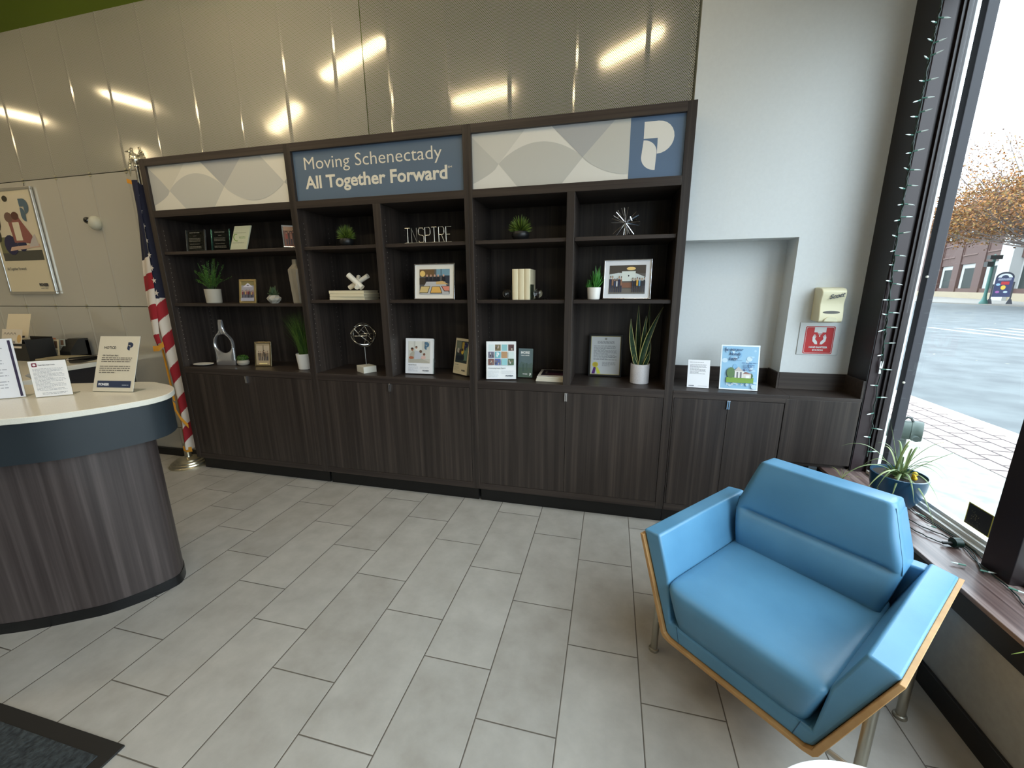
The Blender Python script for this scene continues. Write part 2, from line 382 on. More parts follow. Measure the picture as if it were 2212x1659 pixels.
# window frame + glass panes, posts
posts = [(-0.88, -0.76), (-2.98, -2.86), (-5.08, -4.96)]
t3 = bpy.data.objects.new('window_1', None); COL.objects.link(t3); t3['kind'] = 'structure'
ys = [0.095] + [y for p in posts for y in (p[1], p[0])] + [-7.1]
for i in range(0, len(ys), 2):
    y1, y0 = ys[i], ys[i + 1]
    b = B(); b.box(1.318, 1.336, y0, y1, 0.505, 0.522); b.box(1.336, 1.352, y0, y1, 0.505, 0.538); b.box(1.352, 1.385, y0, y1, 0.505, 0.552); b.box(1.33, 1.385, y0, y1, 2.98, 3.03)
    b.build('window_rail', M((206, 206, 202), 0.35), t3, smooth=False, bevel=.0015)
    B().box(1.358, 1.363, y0, y1, 0.55, 2.98).build('glass_pane', GLASS, t3, smooth=False)
for p in posts:
    b = B(); b.box(1.275, 1.40, p[0], p[1], 0.505, 3.03)
    b.build('window_post', M((34, 25, 27), 0.4), t3, smooth=False, bevel=.002)
b = B(); b.box(1.45, 1.497, 0.152, 0.198, -0.05, 3.4)
b.build('outer_post', M((46, 46, 52), 0.6), t3, smooth=False, bevel=.003)
# small screw heads / caps on the outer post
for z in (1.62, 1.04):
    B().ball((1.447, 0.150, z), 0.007, 8).build('window_screw', M((220, 220, 200), 0.3), t3)

# ------------------------------------------------------------------ bookcases
YF, YK = 0.0916, 0.50
Z = dict(zb=.115, zd0=.162, zd1=.892, zc=.945, zo=2.137, zs0=2.187, zs1=2.506, zt=2.558)
TOE = M((9, 9, 10), 0.4)
def bookcase(label, xl, xli, xri, xr, dividers, shelves, door_split):
    t = thing('bookcase', label, 'bookcase', (0, 0, 0), 0, 'dark wood built-in bookcase bays'); t.location = ((xl + xr) / 2, YF, 0)
    ox, oy = (xl + xr) / 2, YF
    def bd(bb, name, mat, bev=.0015, par=None): return bb.build(name, mat, par or t, loc=(-ox, -oy, 0), smooth=False, bevel=bev)
    bd(B().box(xl, xli, YF, YK, Z['zb'], Z['zt']), 'side_panel', WV); bd(B().box(xri, xr, YF, YK, Z['zb'], Z['zt']), 'side_panel', WV)
    bd(B().box(xli, xri, YF, YK, Z['zs1'], Z['zt']), 'top_board', WH); bd(B().prism([(YF, Z['zo']), (YK, Z['zo']), (YK, Z['zo'] + .03), (YF + .05, Z['zo'] + .03), (YF + .05, Z['zs0']), (YF, Z['zs0'])], xli, xri, 'x'), 'header_rail', WH)
    bd(B().box(xli, xri, YF, YK, Z['zd1'], Z['zc']), 'counter_board', WH); bd(B().box(xli, xri, YF, YF + .03, Z['zb'], Z['zd0']), 'bottom_rail', WH)
    bd(B().box(xli, xri, YK - .012, YK, Z['zc'], Z['zo']), 'back_panel', WV)
    bd(B().box(xl + .02, xr - .0, YF + 0.045, YF + .06, 0, Z['zb']), 'toe_kick', TOE)
    for (a, c) in dividers: bd(B().box(a, c, YF, YK - .012, Z['zc'], Z['zo']), 'divider', WV)
    xs = [xli] + [v for d in dividers for v in d] + [xri]
    for i in range(0, len(xs), 2):
        for zt in shelves: bd(B().box(xs[i] + .002, xs[i + 1] - .002, YF + .022, YK - .012, zt - .023, zt), 'shelf', WH, .002)
        # shelf pin holes on the left wall of each bay
        for yy in (YF + .05, YK - .09):
            b = B()
            for k in range(30):
                z = 1.0 + k * .036; b.box(xs[i] - .0, xs[i] + .0006, yy - .003, yy + .003, z - .003, z + .003)
            o = bd(b, 'pin_hole_row', M((120, 112, 104), 0.5), 0); o['kind'] = 'stuff'
    g = .002
    for (a, c, hs) in ((xli + g, door_split - g / 2, 1), (door_split + g / 2, xri - g, -1)):
        d = bd(B().box(a, c, YF + .001, YF + .02, Z['zd0'] + g, Z['zd1'] - g), 'door', WV, .001)
        hx = c - .004 if hs == 1 else a + .004
        h = B(); h.box(hx - .004, hx + .004, YF - .011, YF + .001, Z['zd1'] - .058, Z['zd1'] - .002); h.box(hx - .004, hx + .004, YF - .011, YF + .004, Z['zd1'] - .004, Z['zd1'] + .0)
        o = h.build('door_handle', CHROME, d, loc=(0, 0, 0), smooth=False, bevel=.0012); o['label'] = 'small chrome edge pull'
    return t
E1 = bookcase('left bay of the dark wood bookcase, undivided, beside the flag', -3.757, -3.707, -2.444, -2.4165, [], (1.881, 1.475), -3.068)
E2 = bookcase('middle bay of the dark wood bookcase, under the blue lettered sign', -2.4165, -2.389, -1.132, -1.104, [(-1.788, -1.731)], (1.881, 1.502), -1.764)
E3 = bookcase('right bay of the dark wood bookcase, under the sign with the white logo', -1.104, -1.076, 0.167, 0.217, [(-.476, -.427)], (1.881, 1.502), -.453)

# low cabinet run to the window
t = thing('low_cabinet', 'low dark wood cabinet with two doors and worktop beside the window', 'cabinet', (0.55, YF, 0))
def lc(bb, name, mat, par=None, bev=.0015): return bb.build(name, mat, par or t, loc=(-.55, -YF, 0), smooth=False, bevel=bev)
lc(B().box(.219, .866, YF - .0, .449, .925, .945).box(.866, 1.235, YF, .289, .925, .945), 'worktop', WH)
lc(B().box(.219, .850, YF, YF + .02, .897, .925), 'top_rail', WH); lc(B().box(.219, .850, YF, YF + .02, .115, .162), 'bottom_rail', WH); lc(B().box(.219, .227, YF, YF + .02, .162, .897), 'stile', WV)
lc(B().box(.848, .866, YF + .02, .44, 0.0, .925), 'side_panel', WV)
lc(B().box(.850, 1.232, YF, YF + .02, .53, .925), 'filler_panel', WV)
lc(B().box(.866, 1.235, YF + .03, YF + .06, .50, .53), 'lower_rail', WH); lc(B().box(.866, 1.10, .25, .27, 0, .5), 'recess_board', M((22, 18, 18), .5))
lc(B().box(.219, .86, YF + .045, YF + .06, 0, .115), 'toe_kick', TOE)
for q in ((.226, .850, .437, .449, .945, 1.045), (.854, .866, .277, .449, .945, 1.048), (.866, 1.223, .277, .289, .945, 1.05), (1.223, 1.2365, .093, .289, .945, 1.05)): lc(B().box(*q), 'backsplash', WH)
for (a, c, s) in ((.229, .540, 1), (.542, .846, -1)):
    d = lc(B().box(a, c, YF + .001, YF + .02, .164, .895), 'door', WV, None, .001)
    hx = c - .004 if s == 1 else a + .004
    h = B(); h.box(hx - .004, hx + .004, YF - .011, YF + .001, .842, .897)
    o = h.build('door_handle', CHROME, d, smooth=False, bevel=.0012); o['label'] = 'small chrome edge pull'

# ------------------------------------------------------------------ header signs
LG1, LG2, LG3, OFFW = (199, 199, 193), (188, 189, 186), (176, 178, 179), (226, 223, 212)
def pattern(o, X, Zz, xl, xr, zl, zh, pts):
    pass
def header_panel(name, label, x0, x1, draw):
    w = x1 - x0; z0, z1 = Z['zs0'], Z['zs1']; h = z1 - z0
    t = thing(name, label, 'sign', ((x0 + x1) / 2, YF + .022, z0 + .0005), 0, 'sign panels along the top of the bookcase')
    B().box(-w / 2 + .0006, w / 2 - .0006, 0, .02, 0, h - .001).build('sign_board', M((222, 220, 212), .5), t, smooth=False)
    a = Art(w, h, -.001); draw(a, lambda x, z: ((x - x0) / w, (z - z0) / h)); a.build('printed_pattern', t)
    return t
def cl01(p): return (min(1, max(0, p[0])), min(1, max(0, p[1])))
def draw1(a, T):
    a.rect(0, 0, 1, 1, OFFW)
    C1, C2, C3 = (-3.53, 2.323), (-3.011, 2.325), (-2.483, 2.322); zb, zt = Z['zs0'], Z['zs1']
    a.poly([T(-3.707, 2.495), T(-3.684, 2.482), T(*C1), T(-3.361, 2.493), T(-3.35, zt), T(-3.707, zt)], (214, 211, 199))
    a.poly([T(-3.707, 2.500), T(-3.60, 2.40), T(*C1)] + [T(-3.53 - .177 * i / 8, 2.323 - .097 * (i / 8) ** .62) for i in range(1, 9)], LG2)
    ar = [T(C1[0] + (C2[0] - C1[0]) * i / 20, 2.323 + .108 * math.sin(PI * i / 20) ** .8) for i in range(21)]
    a.poly(ar + [T(-3.128, zb), T(-3.397, zb)], LG1)
    a.poly([T(-3.197, zt), T(*C2), T(-2.832, zt)], LG3)
    ar = [T(C2[0] + (C3[0] - C2[0]) * i / 20, 2.324 - .108 * math.sin(PI * i / 20) ** .8) for i in range(21)]
    a.poly([T(-2.832, zt)] + ar + [T(-2.66, zt)], LG1)
    a.poly([T(*C3), T(-2.446, 2.355), T(-2.446, 2.29)], LG2)
def draw3(a, T):
    zb, zt = Z['zs0'], Z['zs1']; C1, C2 = (-.906, 2.325), (-.391, 2.326)
    a.rect(0, 0, 1, 1, (228, 226, 219))
    a.poly([T(-1.075, zt), T(-1.075, 2.487), T(*C1), T(-.737, zt)], (212, 211, 204))
    a.poly([T(-1.075, 2.487), T(*C1)] + [T(-.906 - .169 * i / 8, 2.325 - .103 * (i / 8) ** .62) for i in range(1, 9)], LG1)
    ar = [T(C1[0] + (C2[0] - C1[0]) * i / 20, 2.325 + .105 * math.sin(PI * i / 20) ** .8) for i in range(21)]
    a.poly(ar + [T(-.514, zb), T(-.785, zb)], LG1)
    a.poly([T(-.578, zt), T(*C2), T(-.213, zt)], LG3)
    ar = [T(C2[0] + .265 * i / 12, 2.326 - .108 * math.sin(PI / 2 * i / 12) ** .8) for i in range(13)]
    a.poly([T(-.213, zt)] + ar + [T(-.126, zt)], LG1)
    a.rect(T(-.126, 0)[0], 0, 1, 1, (92, 115, 143))
    u0, v0 = T(-.060, 2.229); u1, v1 = T(.112, 2.482)
    a.logo(u0, v0, u1 - u0, v1 - v0, (228, 226, 219))
def draw2(a, T):
    a.rect(0, 0, 1, 1, (92, 112, 134))
header_panel('patterned_sign', 'off-white sign panel of grey arcs and triangles at the left bookcase top', -3.707, -2.444, draw1)
t2s = header_panel('lettered_sign', 'slate blue sign panel with two lines of cream lettering', -2.389, -1.132, draw2)
header_panel('logo_sign', 'off-white patterned sign panel with a white logo on a blue square', -1.076, 0.167, draw3)
def fit_text(txt, x0, x1, zbase, cap, bold, parent, name, mat, loc0, y=-.0025, shear=0):
    vs, fs = text_mesh(txt, 1.0, 0, 0, 'LEFT', bold, 0, shear)
    xm = max(v[0] for v in vs); xn = min(v[0] for v in vs)
    zc = max(v[2] for v in text_mesh(txt[0], 1.0, 0, 0, 'LEFT', 0, 0)[0])
    sx = (x1 - x0) / (xm - xn); sz = cap / zc
    vs = [((v[0] - xn) * sx + x0 - loc0[0], y, v[2] * sz + zbase - loc0[1]) for v in vs]
    b = B(); b.add(vs, fs); return b.build(name, mat, parent, smooth=False, fix=False)
l0 = ((-2.389 - 1.132) / 2, Z['zs0'] + .0005); CR = M((232, 228, 214), .5)
fit_text('Moving Schenectady', -2.303, -1.279, 2.388, .077, -.004, t2s, 'lettering', CR, l0)
fit_text('All Together Forward', -2.311, -1.246, 2.267, .077, .026, t2s, 'lettering', CR, l0)
fit_text('SM', -1.241, -1.213, 2.328, .011, .01, t2s, 'lettering', CR, l0)

# ------------------------------------------------------------------ picture frames and shelf objects
def frame(label, x, y, z, w, h, bw, fmat, art, yaw=0, tilt=12, th=.014, mat_border=0, group=None, cat='picture frame', name='photo_frame', fm2=None):
    t = thing(name, label, cat, (x, y, z + th * math.sin(R(tilt)) + .0005), R(yaw), group)
    rot = (-R(tilt), 0, 0)
    b = B()
    for (a, c, d, e) in ((-w / 2, w / 2, 0, bw), (-w / 2, w / 2, h - bw, h), (-w / 2, -w / 2 + bw, bw, h - bw), (w / 2 - bw, w / 2, bw, h - bw)): b.box(a, c, 0, th, d, e)
    b.build('frame', fmat, t, rot=rot, smooth=False, bevel=.0015)
    B().box(-w / 2 + bw * .6, w / 2 - bw * .6, th * .6, th * .9, bw * .6, h - bw * .6).build('backing', BLACK, t, rot=rot, smooth=False)
    iw, ih = w - 2 * bw, h - 2 * bw
    a = Art(iw, ih, th * .5); art(a); o = a.build('photo', t)
    o.rotation_euler = rot; o.location = (0, bw * math.sin(R(tilt)), bw * math.cos(R(tilt)))
    a0 = h * .75
    e = B(); p0 = (0, th + a0 * math.sin(R(tilt)), a0 * math.cos(R(tilt)))
    e.add([(-.015, p0[1], p0[2]), (.015, p0[1], p0[2]), (.02, p0[1] + h * .28, 0.001), (-.02, p0[1] + h * .28, 0.001), (-.015, p0[1] + .002, p0[2] + .002), (.015, p0[1] + .002, p0[2] + .002), (.02, p0[1] + h * .28 + .003, 0.001), (-.02, p0[1] + h * .28 + .003, 0.001)],
          [(0, 1, 2, 3), (4, 7, 6, 5), (0, 3, 7, 4), (1, 5, 6, 2), (0, 4, 5, 1), (3, 2, 6, 7)])
    e.build('easel_strut', BLACK, t, smooth=False)
    return t
def art_team(a):
    a.rect(0, 0, 1, 1, (120, 80, 65)); a.rect(0, .8, 1, 1, (190, 150, 120)); a.people(.1, .9, .1, .7, 5, 3, [(150, 60, 50), (60, 40, 40), (170, 120, 100), (40, 40, 50)])
def art_house(a):
    a.rect(0, 0, 1, 1, (150, 150, 165)); a.rect(0, .8, 1, 1, (130, 120, 80)); a.poly([(.12, .72), (.5, .93), (.88, .72)], (205, 205, 222)); a.rect(.05, .45, .95, .72, (160, 158, 172))
    a.rect(.42, .77, .58, .82, (90, 90, 110)); a.people(.02, .98, .18, .36, 8, 5, [(120, 30, 40), (60, 30, 40), (200, 160, 90), (150, 90, 80)]); a.rect(0, 0, 1, .16, (170, 170, 185))
def art_dusk(a):
    a.rect(0, 0, 1, 1, (170, 150, 120)); a.rect(0, .55, 1, .9, (190, 172, 145)); a.rect(.47, .55, .53, .92, (120, 105, 85)); a.people(.1, .9, .2, .45, 6, 9, [(40, 35, 35), (90, 75, 65), (120, 100, 85)])
    a.rect(.2, .03, .8, .08, (235, 215, 150))
def art_food(a):
    a.rect(0, 0, 1, 1, (235, 232, 224)); a.k += 1
    a.rect(.11, .13, .89, .87, (92, 92, 95)); a.rect(.11, .66, .5, .87, (110, 85, 55)); a.ell(.19, .74, .07, .09, (235, 200, 120)); a.rect(.55, .68, .89, .87, (120, 160, 180)); a.rect(.66, .66, .68, .87, (60, 80, 95))
    a.rect(.70, .45, .89, .68, (45, 55, 70)); a.rect(.11, .42, .27, .62, (60, 52, 44))
    for i, u in enumerate((.31, .41, .51, .60, .74)):
        a.poly([(u - .05, .5), (u + .05, .5), (u + .04, .64), (u - .04, .64)], (24, 28, 42)); a.ell(u, .68, .022, .035, (205, 165, 145))
    a.poly([(.11, .13), (.89, .13), (.78, .5), (.3, .5)], (190, 190, 192))
    a.poly([(.55, .42), (.86, .42), (.72, .52), (.55, .5)], (214, 180, 120)); a.poly([(.11, .16), (.33, .16), (.4, .37), (.16, .37)], (40, 36, 34)); a.poly([(.115, .18), (.32, .18), (.385, .36), (.16, .36)], (214, 190, 130))
    a.poly([(.39, .15), (.71, .15), (.65, .36), (.44, .36)], (40, 36, 34)); a.poly([(.41, .17), (.69, .17), (.64, .35), (.45, .35)], (228, 180, 96)); a.poly([(.68, .37), (.89, .37), (.89, .21), (.76, .21)], (50, 40, 38)); a.poly([(.70, .36), (.89, .36), (.89, .23), (.77, .23)], (222, 140, 120))
def art_lobby(a):
    a.rect(0, 0, 1, 1, (222, 224, 228)); a.rect(.1, .12, .9, .88, (96, 92, 88)); a.rect(.1, .66, .9, .88, (72, 64, 56)); a.ell(.58, .79, .1, .045, (240, 205, 130)); a.poly([(.1, .52), (.9, .46), (.9, .56), (.7, .66), (.3, .68), (.1, .64)], (205, 214, 214))
    a.rect(.38, .46, .68, .72, (216, 224, 218)); a.ell(.53, .60, .015, .025, (30, 36, 48)); a.rect(.38, .28, .62, .42, (130, 90, 70)); a.poly([(.1, .12), (.9, .12), (.9, .26), (.1, .26)], (110, 105, 98))
    a.people(.11, .40, .16, .40, 6, 2, [(40, 46, 80), (150, 110, 90), (46, 60, 96), (200, 205, 215)], (48, 52, 78)); a.people(.60, .9, .16, .40, 6, 4, [(40, 42, 56), (34, 34, 44), (222, 170, 60), (90, 150, 190)], (60, 60, 72))
def art_cert(a):
    a.rect(0, 0, 1, 1, (196, 184, 128)); a.rect(.02, .015, .98, .985, (212, 214, 214)); a.ell(.5, .93, .04, .03, (150, 150, 140)); a.lines(.22, .80, .8, .88, 3, (120, 122, 124), 3)
    a.lines(.1, .38, .9, .76, 13, (140, 142, 144), 5); a.lines(.4, .22, .86, .34, 4, (150, 152, 154), 8)
    a.poly([(.05, .02), (.16, .02), (.2, .2), (.13, .22)], (90, 40, 120)); a.poly([(.18, .2), (.26, .19), (.36, .03), (.24, .02)], (222, 226, 80)); a.ell(.17, .26, .10, .07, (220, 200, 70), 18); a.ell(.17, .26, .07, .048, (200, 178, 60), 18)
S1, S2, S2a, SC = 1.881, 1.502, 1.475, .945
frame('small silver frame of a group photo, half behind the post on the left top shelf', -2.53, .165, S1, .115, .165, .01, SILVER, art_team, 38, 8)
frame('small gold frame with people before a gabled house, left middle shelf', -2.985, .135, S2a, .150, .186, .016, GOLD, art_house, 4, 9)
frame('small tarnished silver frame standing on the left cabinet top', -3.028, .235, SC, .140, .207, .014, M((190, 180, 150), .28, 1.0), art_dusk, 14, 10)
frame('white and chrome frame with a photo of trays of food', -1.392, .135, S2, .304, .245, .007, SILVER, art_food, 0, 7)
frame('white and chrome frame of a crowd in a lobby, beside the spiky succulent', -.098, .14, S2, .288, .245, .007, SILVER, art_lobby, -2, 9)
frame('black framed certificate with a gold seal leaning at the cabinet back', -.210, .415, SC, .235, .305, .013, BLACK, art_cert, 0, 3.5, cat='certificate', name='framed_certificate')

# award plaques
def plaque(label, x, y, w, h, yaw, grn):
    t = thing('award_plaque', label, 'award', (x, y, S1 + .001), R(yaw), 'black glass award plaques')
    rot = (-R(7), 0, 0)
    B().box(-w / 2, w / 2, .0, .008, 0.002, h).build('glass_slab', ACRYL, t, rot=rot, smooth=False, bevel=.002)
    B().box(-w / 2 + .012, w / 2 - .010, .0082, .012, 0.003, h - .01).build('black_plate', BLACKG, t, rot=rot, smooth=False)
    a = Art(w - .02, h, -.001); a.lines(.18, .82, .8, .9, 1, (110, 108, 100), 3, .6); a.lines(.4, .68, .6, .74, 1, (90, 88, 82), 4); a.lines(.14, .44, .88, .62, 3, (104, 102, 94), 6); a.lines(.2, .3, .8, .36, 1, (84, 82, 76), 9); a.lines(.14, .12, .86, .24, 2, (112, 110, 100), 7); o = a.build('lettering', t, rot=rot)
    for (p0, p1) in ((-w / 2, -w / 2 + .006), (w / 2 - .006, w / 2)): B().box(p0, p1, -.001, .012, .004, h).build('bevelled_edge', M(grn, .1, .8), t, rot=rot, smooth=False, bevel=.001)
plaque('black glass award plaque, leftmost thing on the top shelf', -3.425, .15, .182, .166, 2, (150, 150, 145))
plaque('black glass award plaque with a green-tinged edge beside the white one', -3.20, .17, .165, .165, 6, (80, 130, 120))
t = thing('leaning_award', 'white slanted award with a green swirl on the left top shelf', 'award', (-3.01, .15, S1 + .001), R(0))
A0 = B(); A0.prism([(-.082, 0), (.073, 0), (.146, .172), (-.004, .172)], 0, .012, 'y'); A0.build('frosted_slab', M((205, 208, 180), .25, 0, .4), t, smooth=False, bevel=.002)
a = Art(.15, .172, -.001); a.poly([(.50 + .20 * math.cos(R(q)), .52 + .16 * math.sin(R(q))) for q in range(60, 300, 20)] + [(.50 + .15 * math.cos(R(q)), .52 + .13 * math.sin(R(q))) for q in range(290, 50, -20)], (110, 150, 60)); a.lines(.66, .46, 1.1, .56, 2, (120, 150, 90), 2); a.lines(.35, .68, 1.2, .74, 1, (160, 165, 140), 5); a.lines(.2, .26, 1.0, .34, 1, (170, 175, 150), 6)
a.build('lettering', t)

# plants
GR = [M((52, 92, 30), .5), M((74, 112, 40), .5), M((38, 72, 26), .5)]
def pot(b, r0, r1, h, w=.004, n=32, m=0, prof=None):
    pr = prof or [(r0 * .9, 0), (r0, .004), (r1, h - .002), (r1 - .001, h), (r1 - w, h), (r1 - w - .001, h - .012), (.001, h - .012)]
    return b.lathe(pr, n=n, m=m)
def plant_thing(label, x, y, z, cat='plant', name='potted_plant', group=None): return thing(name, label, cat, (x, y, z + .0005), 0, group)
# fern in white pot
t = plant_thing('bushy fern in a plain pale pot at the left of the middle shelf', -3.345, .165, S2a); t.scale = (.68, .68, 1)
pot(B(), .080, .086, .113).build('pot', M((166, 162, 150), .6), t)
b = B(); rr = random.Random(3)
for i in range(34):
    a = rr.uniform(0, 2 * PI); el = rr.uniform(.25, 1.4); ln = rr.uniform(.13, .25); d = Vector((math.cos(a) * math.cos(el) - .2, .55 * math.sin(a) * math.cos(el), math.sin(el))).normalized()
    p0 = Vector((rr.uniform(-.03, .03), rr.uniform(-.03, .03), .105)); p1 = p0 + d * ln
    if p1.y + .165 > .44 or p1.x + -3.355 < -3.66: continue
    b.tube([p0, p0.lerp(p1, .5) + Vector((0, 0, .012)), p1], .0012, 4, m=2)
    for k in range(3, 16):
        q = p0.lerp(p1, k / 15) + Vector((0, 0, .012 * math.sin(PI * k / 15)))
        for sgn in (-1, 1):
            sd = d.cross(Vector((0, 0, 1))).normalized() * sgn; e = q + sd * rr.uniform(.012, .022) + d * .012 + Vector((0, 0, rr.uniform(-.008, .008)))
            b.leaf(q, e, .006, n=2, m=rr.choice((0, 0, 1)), side=d)
b.build('foliage', GR, t, fix=False)
# faceted succulent
def succulent(b, c, z, r, n, rise, rr, w=.3, layers=3):
    for l in range(layers):
        for i in range(n):
            a = 2 * PI * (i + .5 * l) / n + rr.uniform(-.1, .1); k = 1 - l * .25
            b.leaf((c[0] + .006 * math.cos(a), c[1] + .006 * math.sin(a), z), (c[0] + r * k * math.cos(a), c[1] + r * k * math.sin(a), z + rise * (.45 + .3 * l) * rr.uniform(.8, 1.15)), r * w, side=(-math.sin(a), math.cos(a), 0), n=5, m=i % 2, shape=1, fold=-.35)
t = plant_thing('small succulent in a faceted grey pot beside the gold frame', -2.757, .165, S2a); t.scale = (.74, .74, 1)
B().rings([[(rad * math.cos(2 * PI * (j + off) / 8), rad * math.sin(2 * PI * (j + off) / 8), zz) for j in range(8)] for rad, zz, off in ((.036, 0, 0), (.066, .024, .5), (.070, .040, 0), (.050, .060, .5), (.044, .062, .5), (.042, .052, .5), (.002, .050, .5))]).build('pot', M((168, 164, 152), .55), t, smooth=False)
b = B(); succulent(b, (0, 0), .05, .062, 9, .075, random.Random(4)); b.build('leaves', [M((88, 104, 70), .5), M((70, 92, 62), .5)], t, fix=False)
# tall grey bottle vase
t = thing('bottle_vase', 'tall grey square-shouldered bottle vase, half hidden by the post', 'vase', (-2.535, .18, S2a + .0005))
sq = lambda r, z, c=.75: [(r * x, r * y, z) for x, y in ((1, c), (c, 1), (-c, 1), (-1, c), (-1, -c), (-c, -1), (c, -1), (1, -c))]
B().rings([sq(.034, 0), sq(.036, .004), sq(.046, .235), sq(.045, .252), sq(.021, .285), sq(.018, .293), sq(.017, .325), sq(.012, .325), sq(.012, .30)]).build('vase_body', noisy((120, 112, 98), (150, 142, 126), scale=(40, 40, 3), nscale=1, rough=.45), t, angle=.4)
# bowl with moss
t = plant_thing('small moss plant in a low round stone bowl on the cabinet top', -3.262, .264, SC); t.scale = (.70, .70, 1)
B().lathe([(.045, 0), (.062, .010), (.068, .026), (.060, .043), (.054, .046), (.050, .040), (.001, .038)]).build('bowl', M((166, 160, 146), .65), t)
b = B(); rr = random.Random(6)
for i in range(260):
    a = rr.uniform(0, 2 * PI); q = math.sqrt(rr.random()) * .062; z0 = .045 + .042 * math.sqrt(max(0, 1 - (q / .066) ** 2)); p = Vector((q * math.cos(a), q * math.sin(a), z0 - .012))
    b.leaf(p, p + Vector((rr.uniform(-.012, .012) + .1 * q * math.cos(a), rr.uniform(-.012, .012), rr.uniform(.008, .018))), .005, n=2, m=rr.choice((0, 1)))
b.lathe([(.05, .042), (.055, .052), (.04, .075), (.001, .083)], n=14, m=2)
b.build('foliage', GR, t, fix=False)
# white disc dish
t = B().lathe([(.02, .0), (.075, .006), (.110, .012), (.112, .015), (.105, .0155), (.07, .010), (.001, .006)], n=40, sx=.8, sy=.55).build('shallow_dish', CERAM, loc=(-3.605, .185, SC + .0005)); tag(t, 'thin flat white dish lying at the left end of the cabinet top', 'dish')
# silver bottle sculpture with hole
t = thing('bottle_sculpture', 'polished silver bottle-shaped sculpture with a round hole', 'sculpture', (-3.405, .235, SC + .0005), R(4))
def bottle_ring(z):
    # half widths left/right of the outline at height z
    pts = [(q[0], q[1] + .006 * (q[0] < .1), q[1] - .006 * (q[0] < .1)) for q in ((0, .092), (.012, .095), (.1, .095), (.187, .097), (.23, .084), (.26, .060), (.28, .042), (.30, .029), (.33, .021), (.36, .018), (.39, .020))]
    for (a, b_, c), (d, e, f) in zip(pts, pts[1:]):
        if a <= z <= d: k = (z - a) / (d - a); return b_ + (e - b_) * k, c + (f - c) * k
    return pts[-1][1:]
hc, hr = .187, .081
b = B(); nA = 300; front = []; inner = []
for j in range(nA):
    a = 2 * PI * j / nA; dx, dz = math.sin(a), math.cos(a)
    # outer point: march
    s_ = 0
    for k in range(1, 500):
        x, z = dx * k * .001, hc + dz * k * .001
        if z < 0 or z > .39: break
        l_, r_ = bottle_ring(z)
        if x < -l_ or x > r_: break
        s_ = k * .001
    front.append((dx * s_, hc + dz * s_)); inner.append((dx * min(hr, s_ - .006), hc + dz * min(hr, s_ - .006)))
for prt in (0,):
    th = .013
    rs = []
    for (yy, lst, infl) in ((-th * .4, inner, 0), (-th, [((i[0] * .75 + o[0] * .25), (i[1] * .75 + o[1] * .25)) for i, o in zip(inner, front)], 0), (-th, [((i[0] * .25 + o[0] * .75), (i[1] * .25 + o[1] * .75)) for i, o in zip(inner, front)], 0), (-th * .35, front, 0), (th * .35, front, 0), (th, [((i[0] * .25 + o[0] * .75), (i[1] * .25 + o[1] * .75)) for i, o in zip(inner, front)], 0), (th, [((i[0] * .75 + o[0] * .25), (i[1] * .75 + o[1] * .25)) for i, o in zip(inner, front)], 0), (th * .4, inner, 0), (-th * .4, inner, 0)):
        rs.append([(p[0], yy, max(p[1], 0)) for p in lst])
    b.rings(rs, cap=False)
b.build('sculpture_body', M((232, 233, 236), .26, .85), t, angle=1.0)
# tall grass
t = plant_thing('tall thin grass in a white tapered pot on the left cabinet top', -2.600, .225, SC, group=None); t.scale = (.76, .76, 1)
pot(B(), .066, .080, .128).build('pot', CERAM, t)
b = B(); rr = random.Random(11)
for i in range(240):
    a = rr.uniform(0, 2 * PI); q = rr.random() ** .5 * .05; p = Vector((q * math.cos(a), q * math.sin(a), .11)); ln = rr.uniform(.24, .385)
    spread = Vector((-.13 * rr.random() - .01 if i % 4 else rr.uniform(-.22, .10), rr.uniform(-.10, .10), 0)); ln -= abs(spread.x) * .35; tip = p + Vector((spread.x, spread.y, ln)); tip.x = min(tip.x, .095)
    b.leaf(p, tip, .0021, bend=Vector((-spread.x * .25, -spread.y * .2, 0)), n=5, m=rr.choice((0, 1, 2)), shape=1, side=(1, .3 * rr.uniform(-1, 1), 0))
b.build('grass_blades', [M((60, 92, 32), .5), M((84, 112, 44), .5), M((40, 70, 26), .5)], t, fix=False)
# grass balls in black pots
def grass_ball(label, x, y, seed, r=.082, sc_=1.0):
    t = plant_thing(label, x, y, S1, group='round grass plants in black bowls'); t.scale = (sc_, sc_, 1)
    B().lathe([(.034, 0), (.046, .006), (.058, .024), (.060, .040), (.054, .054), (.048, .055), (.046, .046), (.001, .044)]).build('bowl', M((24, 25, 27), .4), t)
    b = B(); rr = random.Random(seed)
    for i in range(420):
        a = rr.uniform(0, 2 * PI); el = math.asin(rr.uniform(-.25, 1)); d = Vector((math.cos(a) * math.cos(el), math.sin(a) * math.cos(el), math.sin(el)))
        p = Vector((0, 0, .062)) + d * .018; tip = Vector((0, 0, .062)) + d * r * rr.uniform(.8, 1.12) + Vector((0, 0, .012))
        b.leaf(p, tip, .0021, n=3, m=rr.choice((0, 1, 2)), shape=1, side=d.cross(Vector((rr.uniform(-1, 1), rr.uniform(-1, 1), .3))))
    b.build('foliage', [M((90, 116, 36), .5), M((120, 140, 54), .5), M((58, 84, 28), .5)], t, fix=False)
grass_ball('round grass plant in a black bowl, left of the INSPIRE word', -2.088, .20, 21, sc_=.84)
grass_ball('round grass plant in a black bowl, above the cream books with bookends', -.787, .20, 22, sc_=.96)
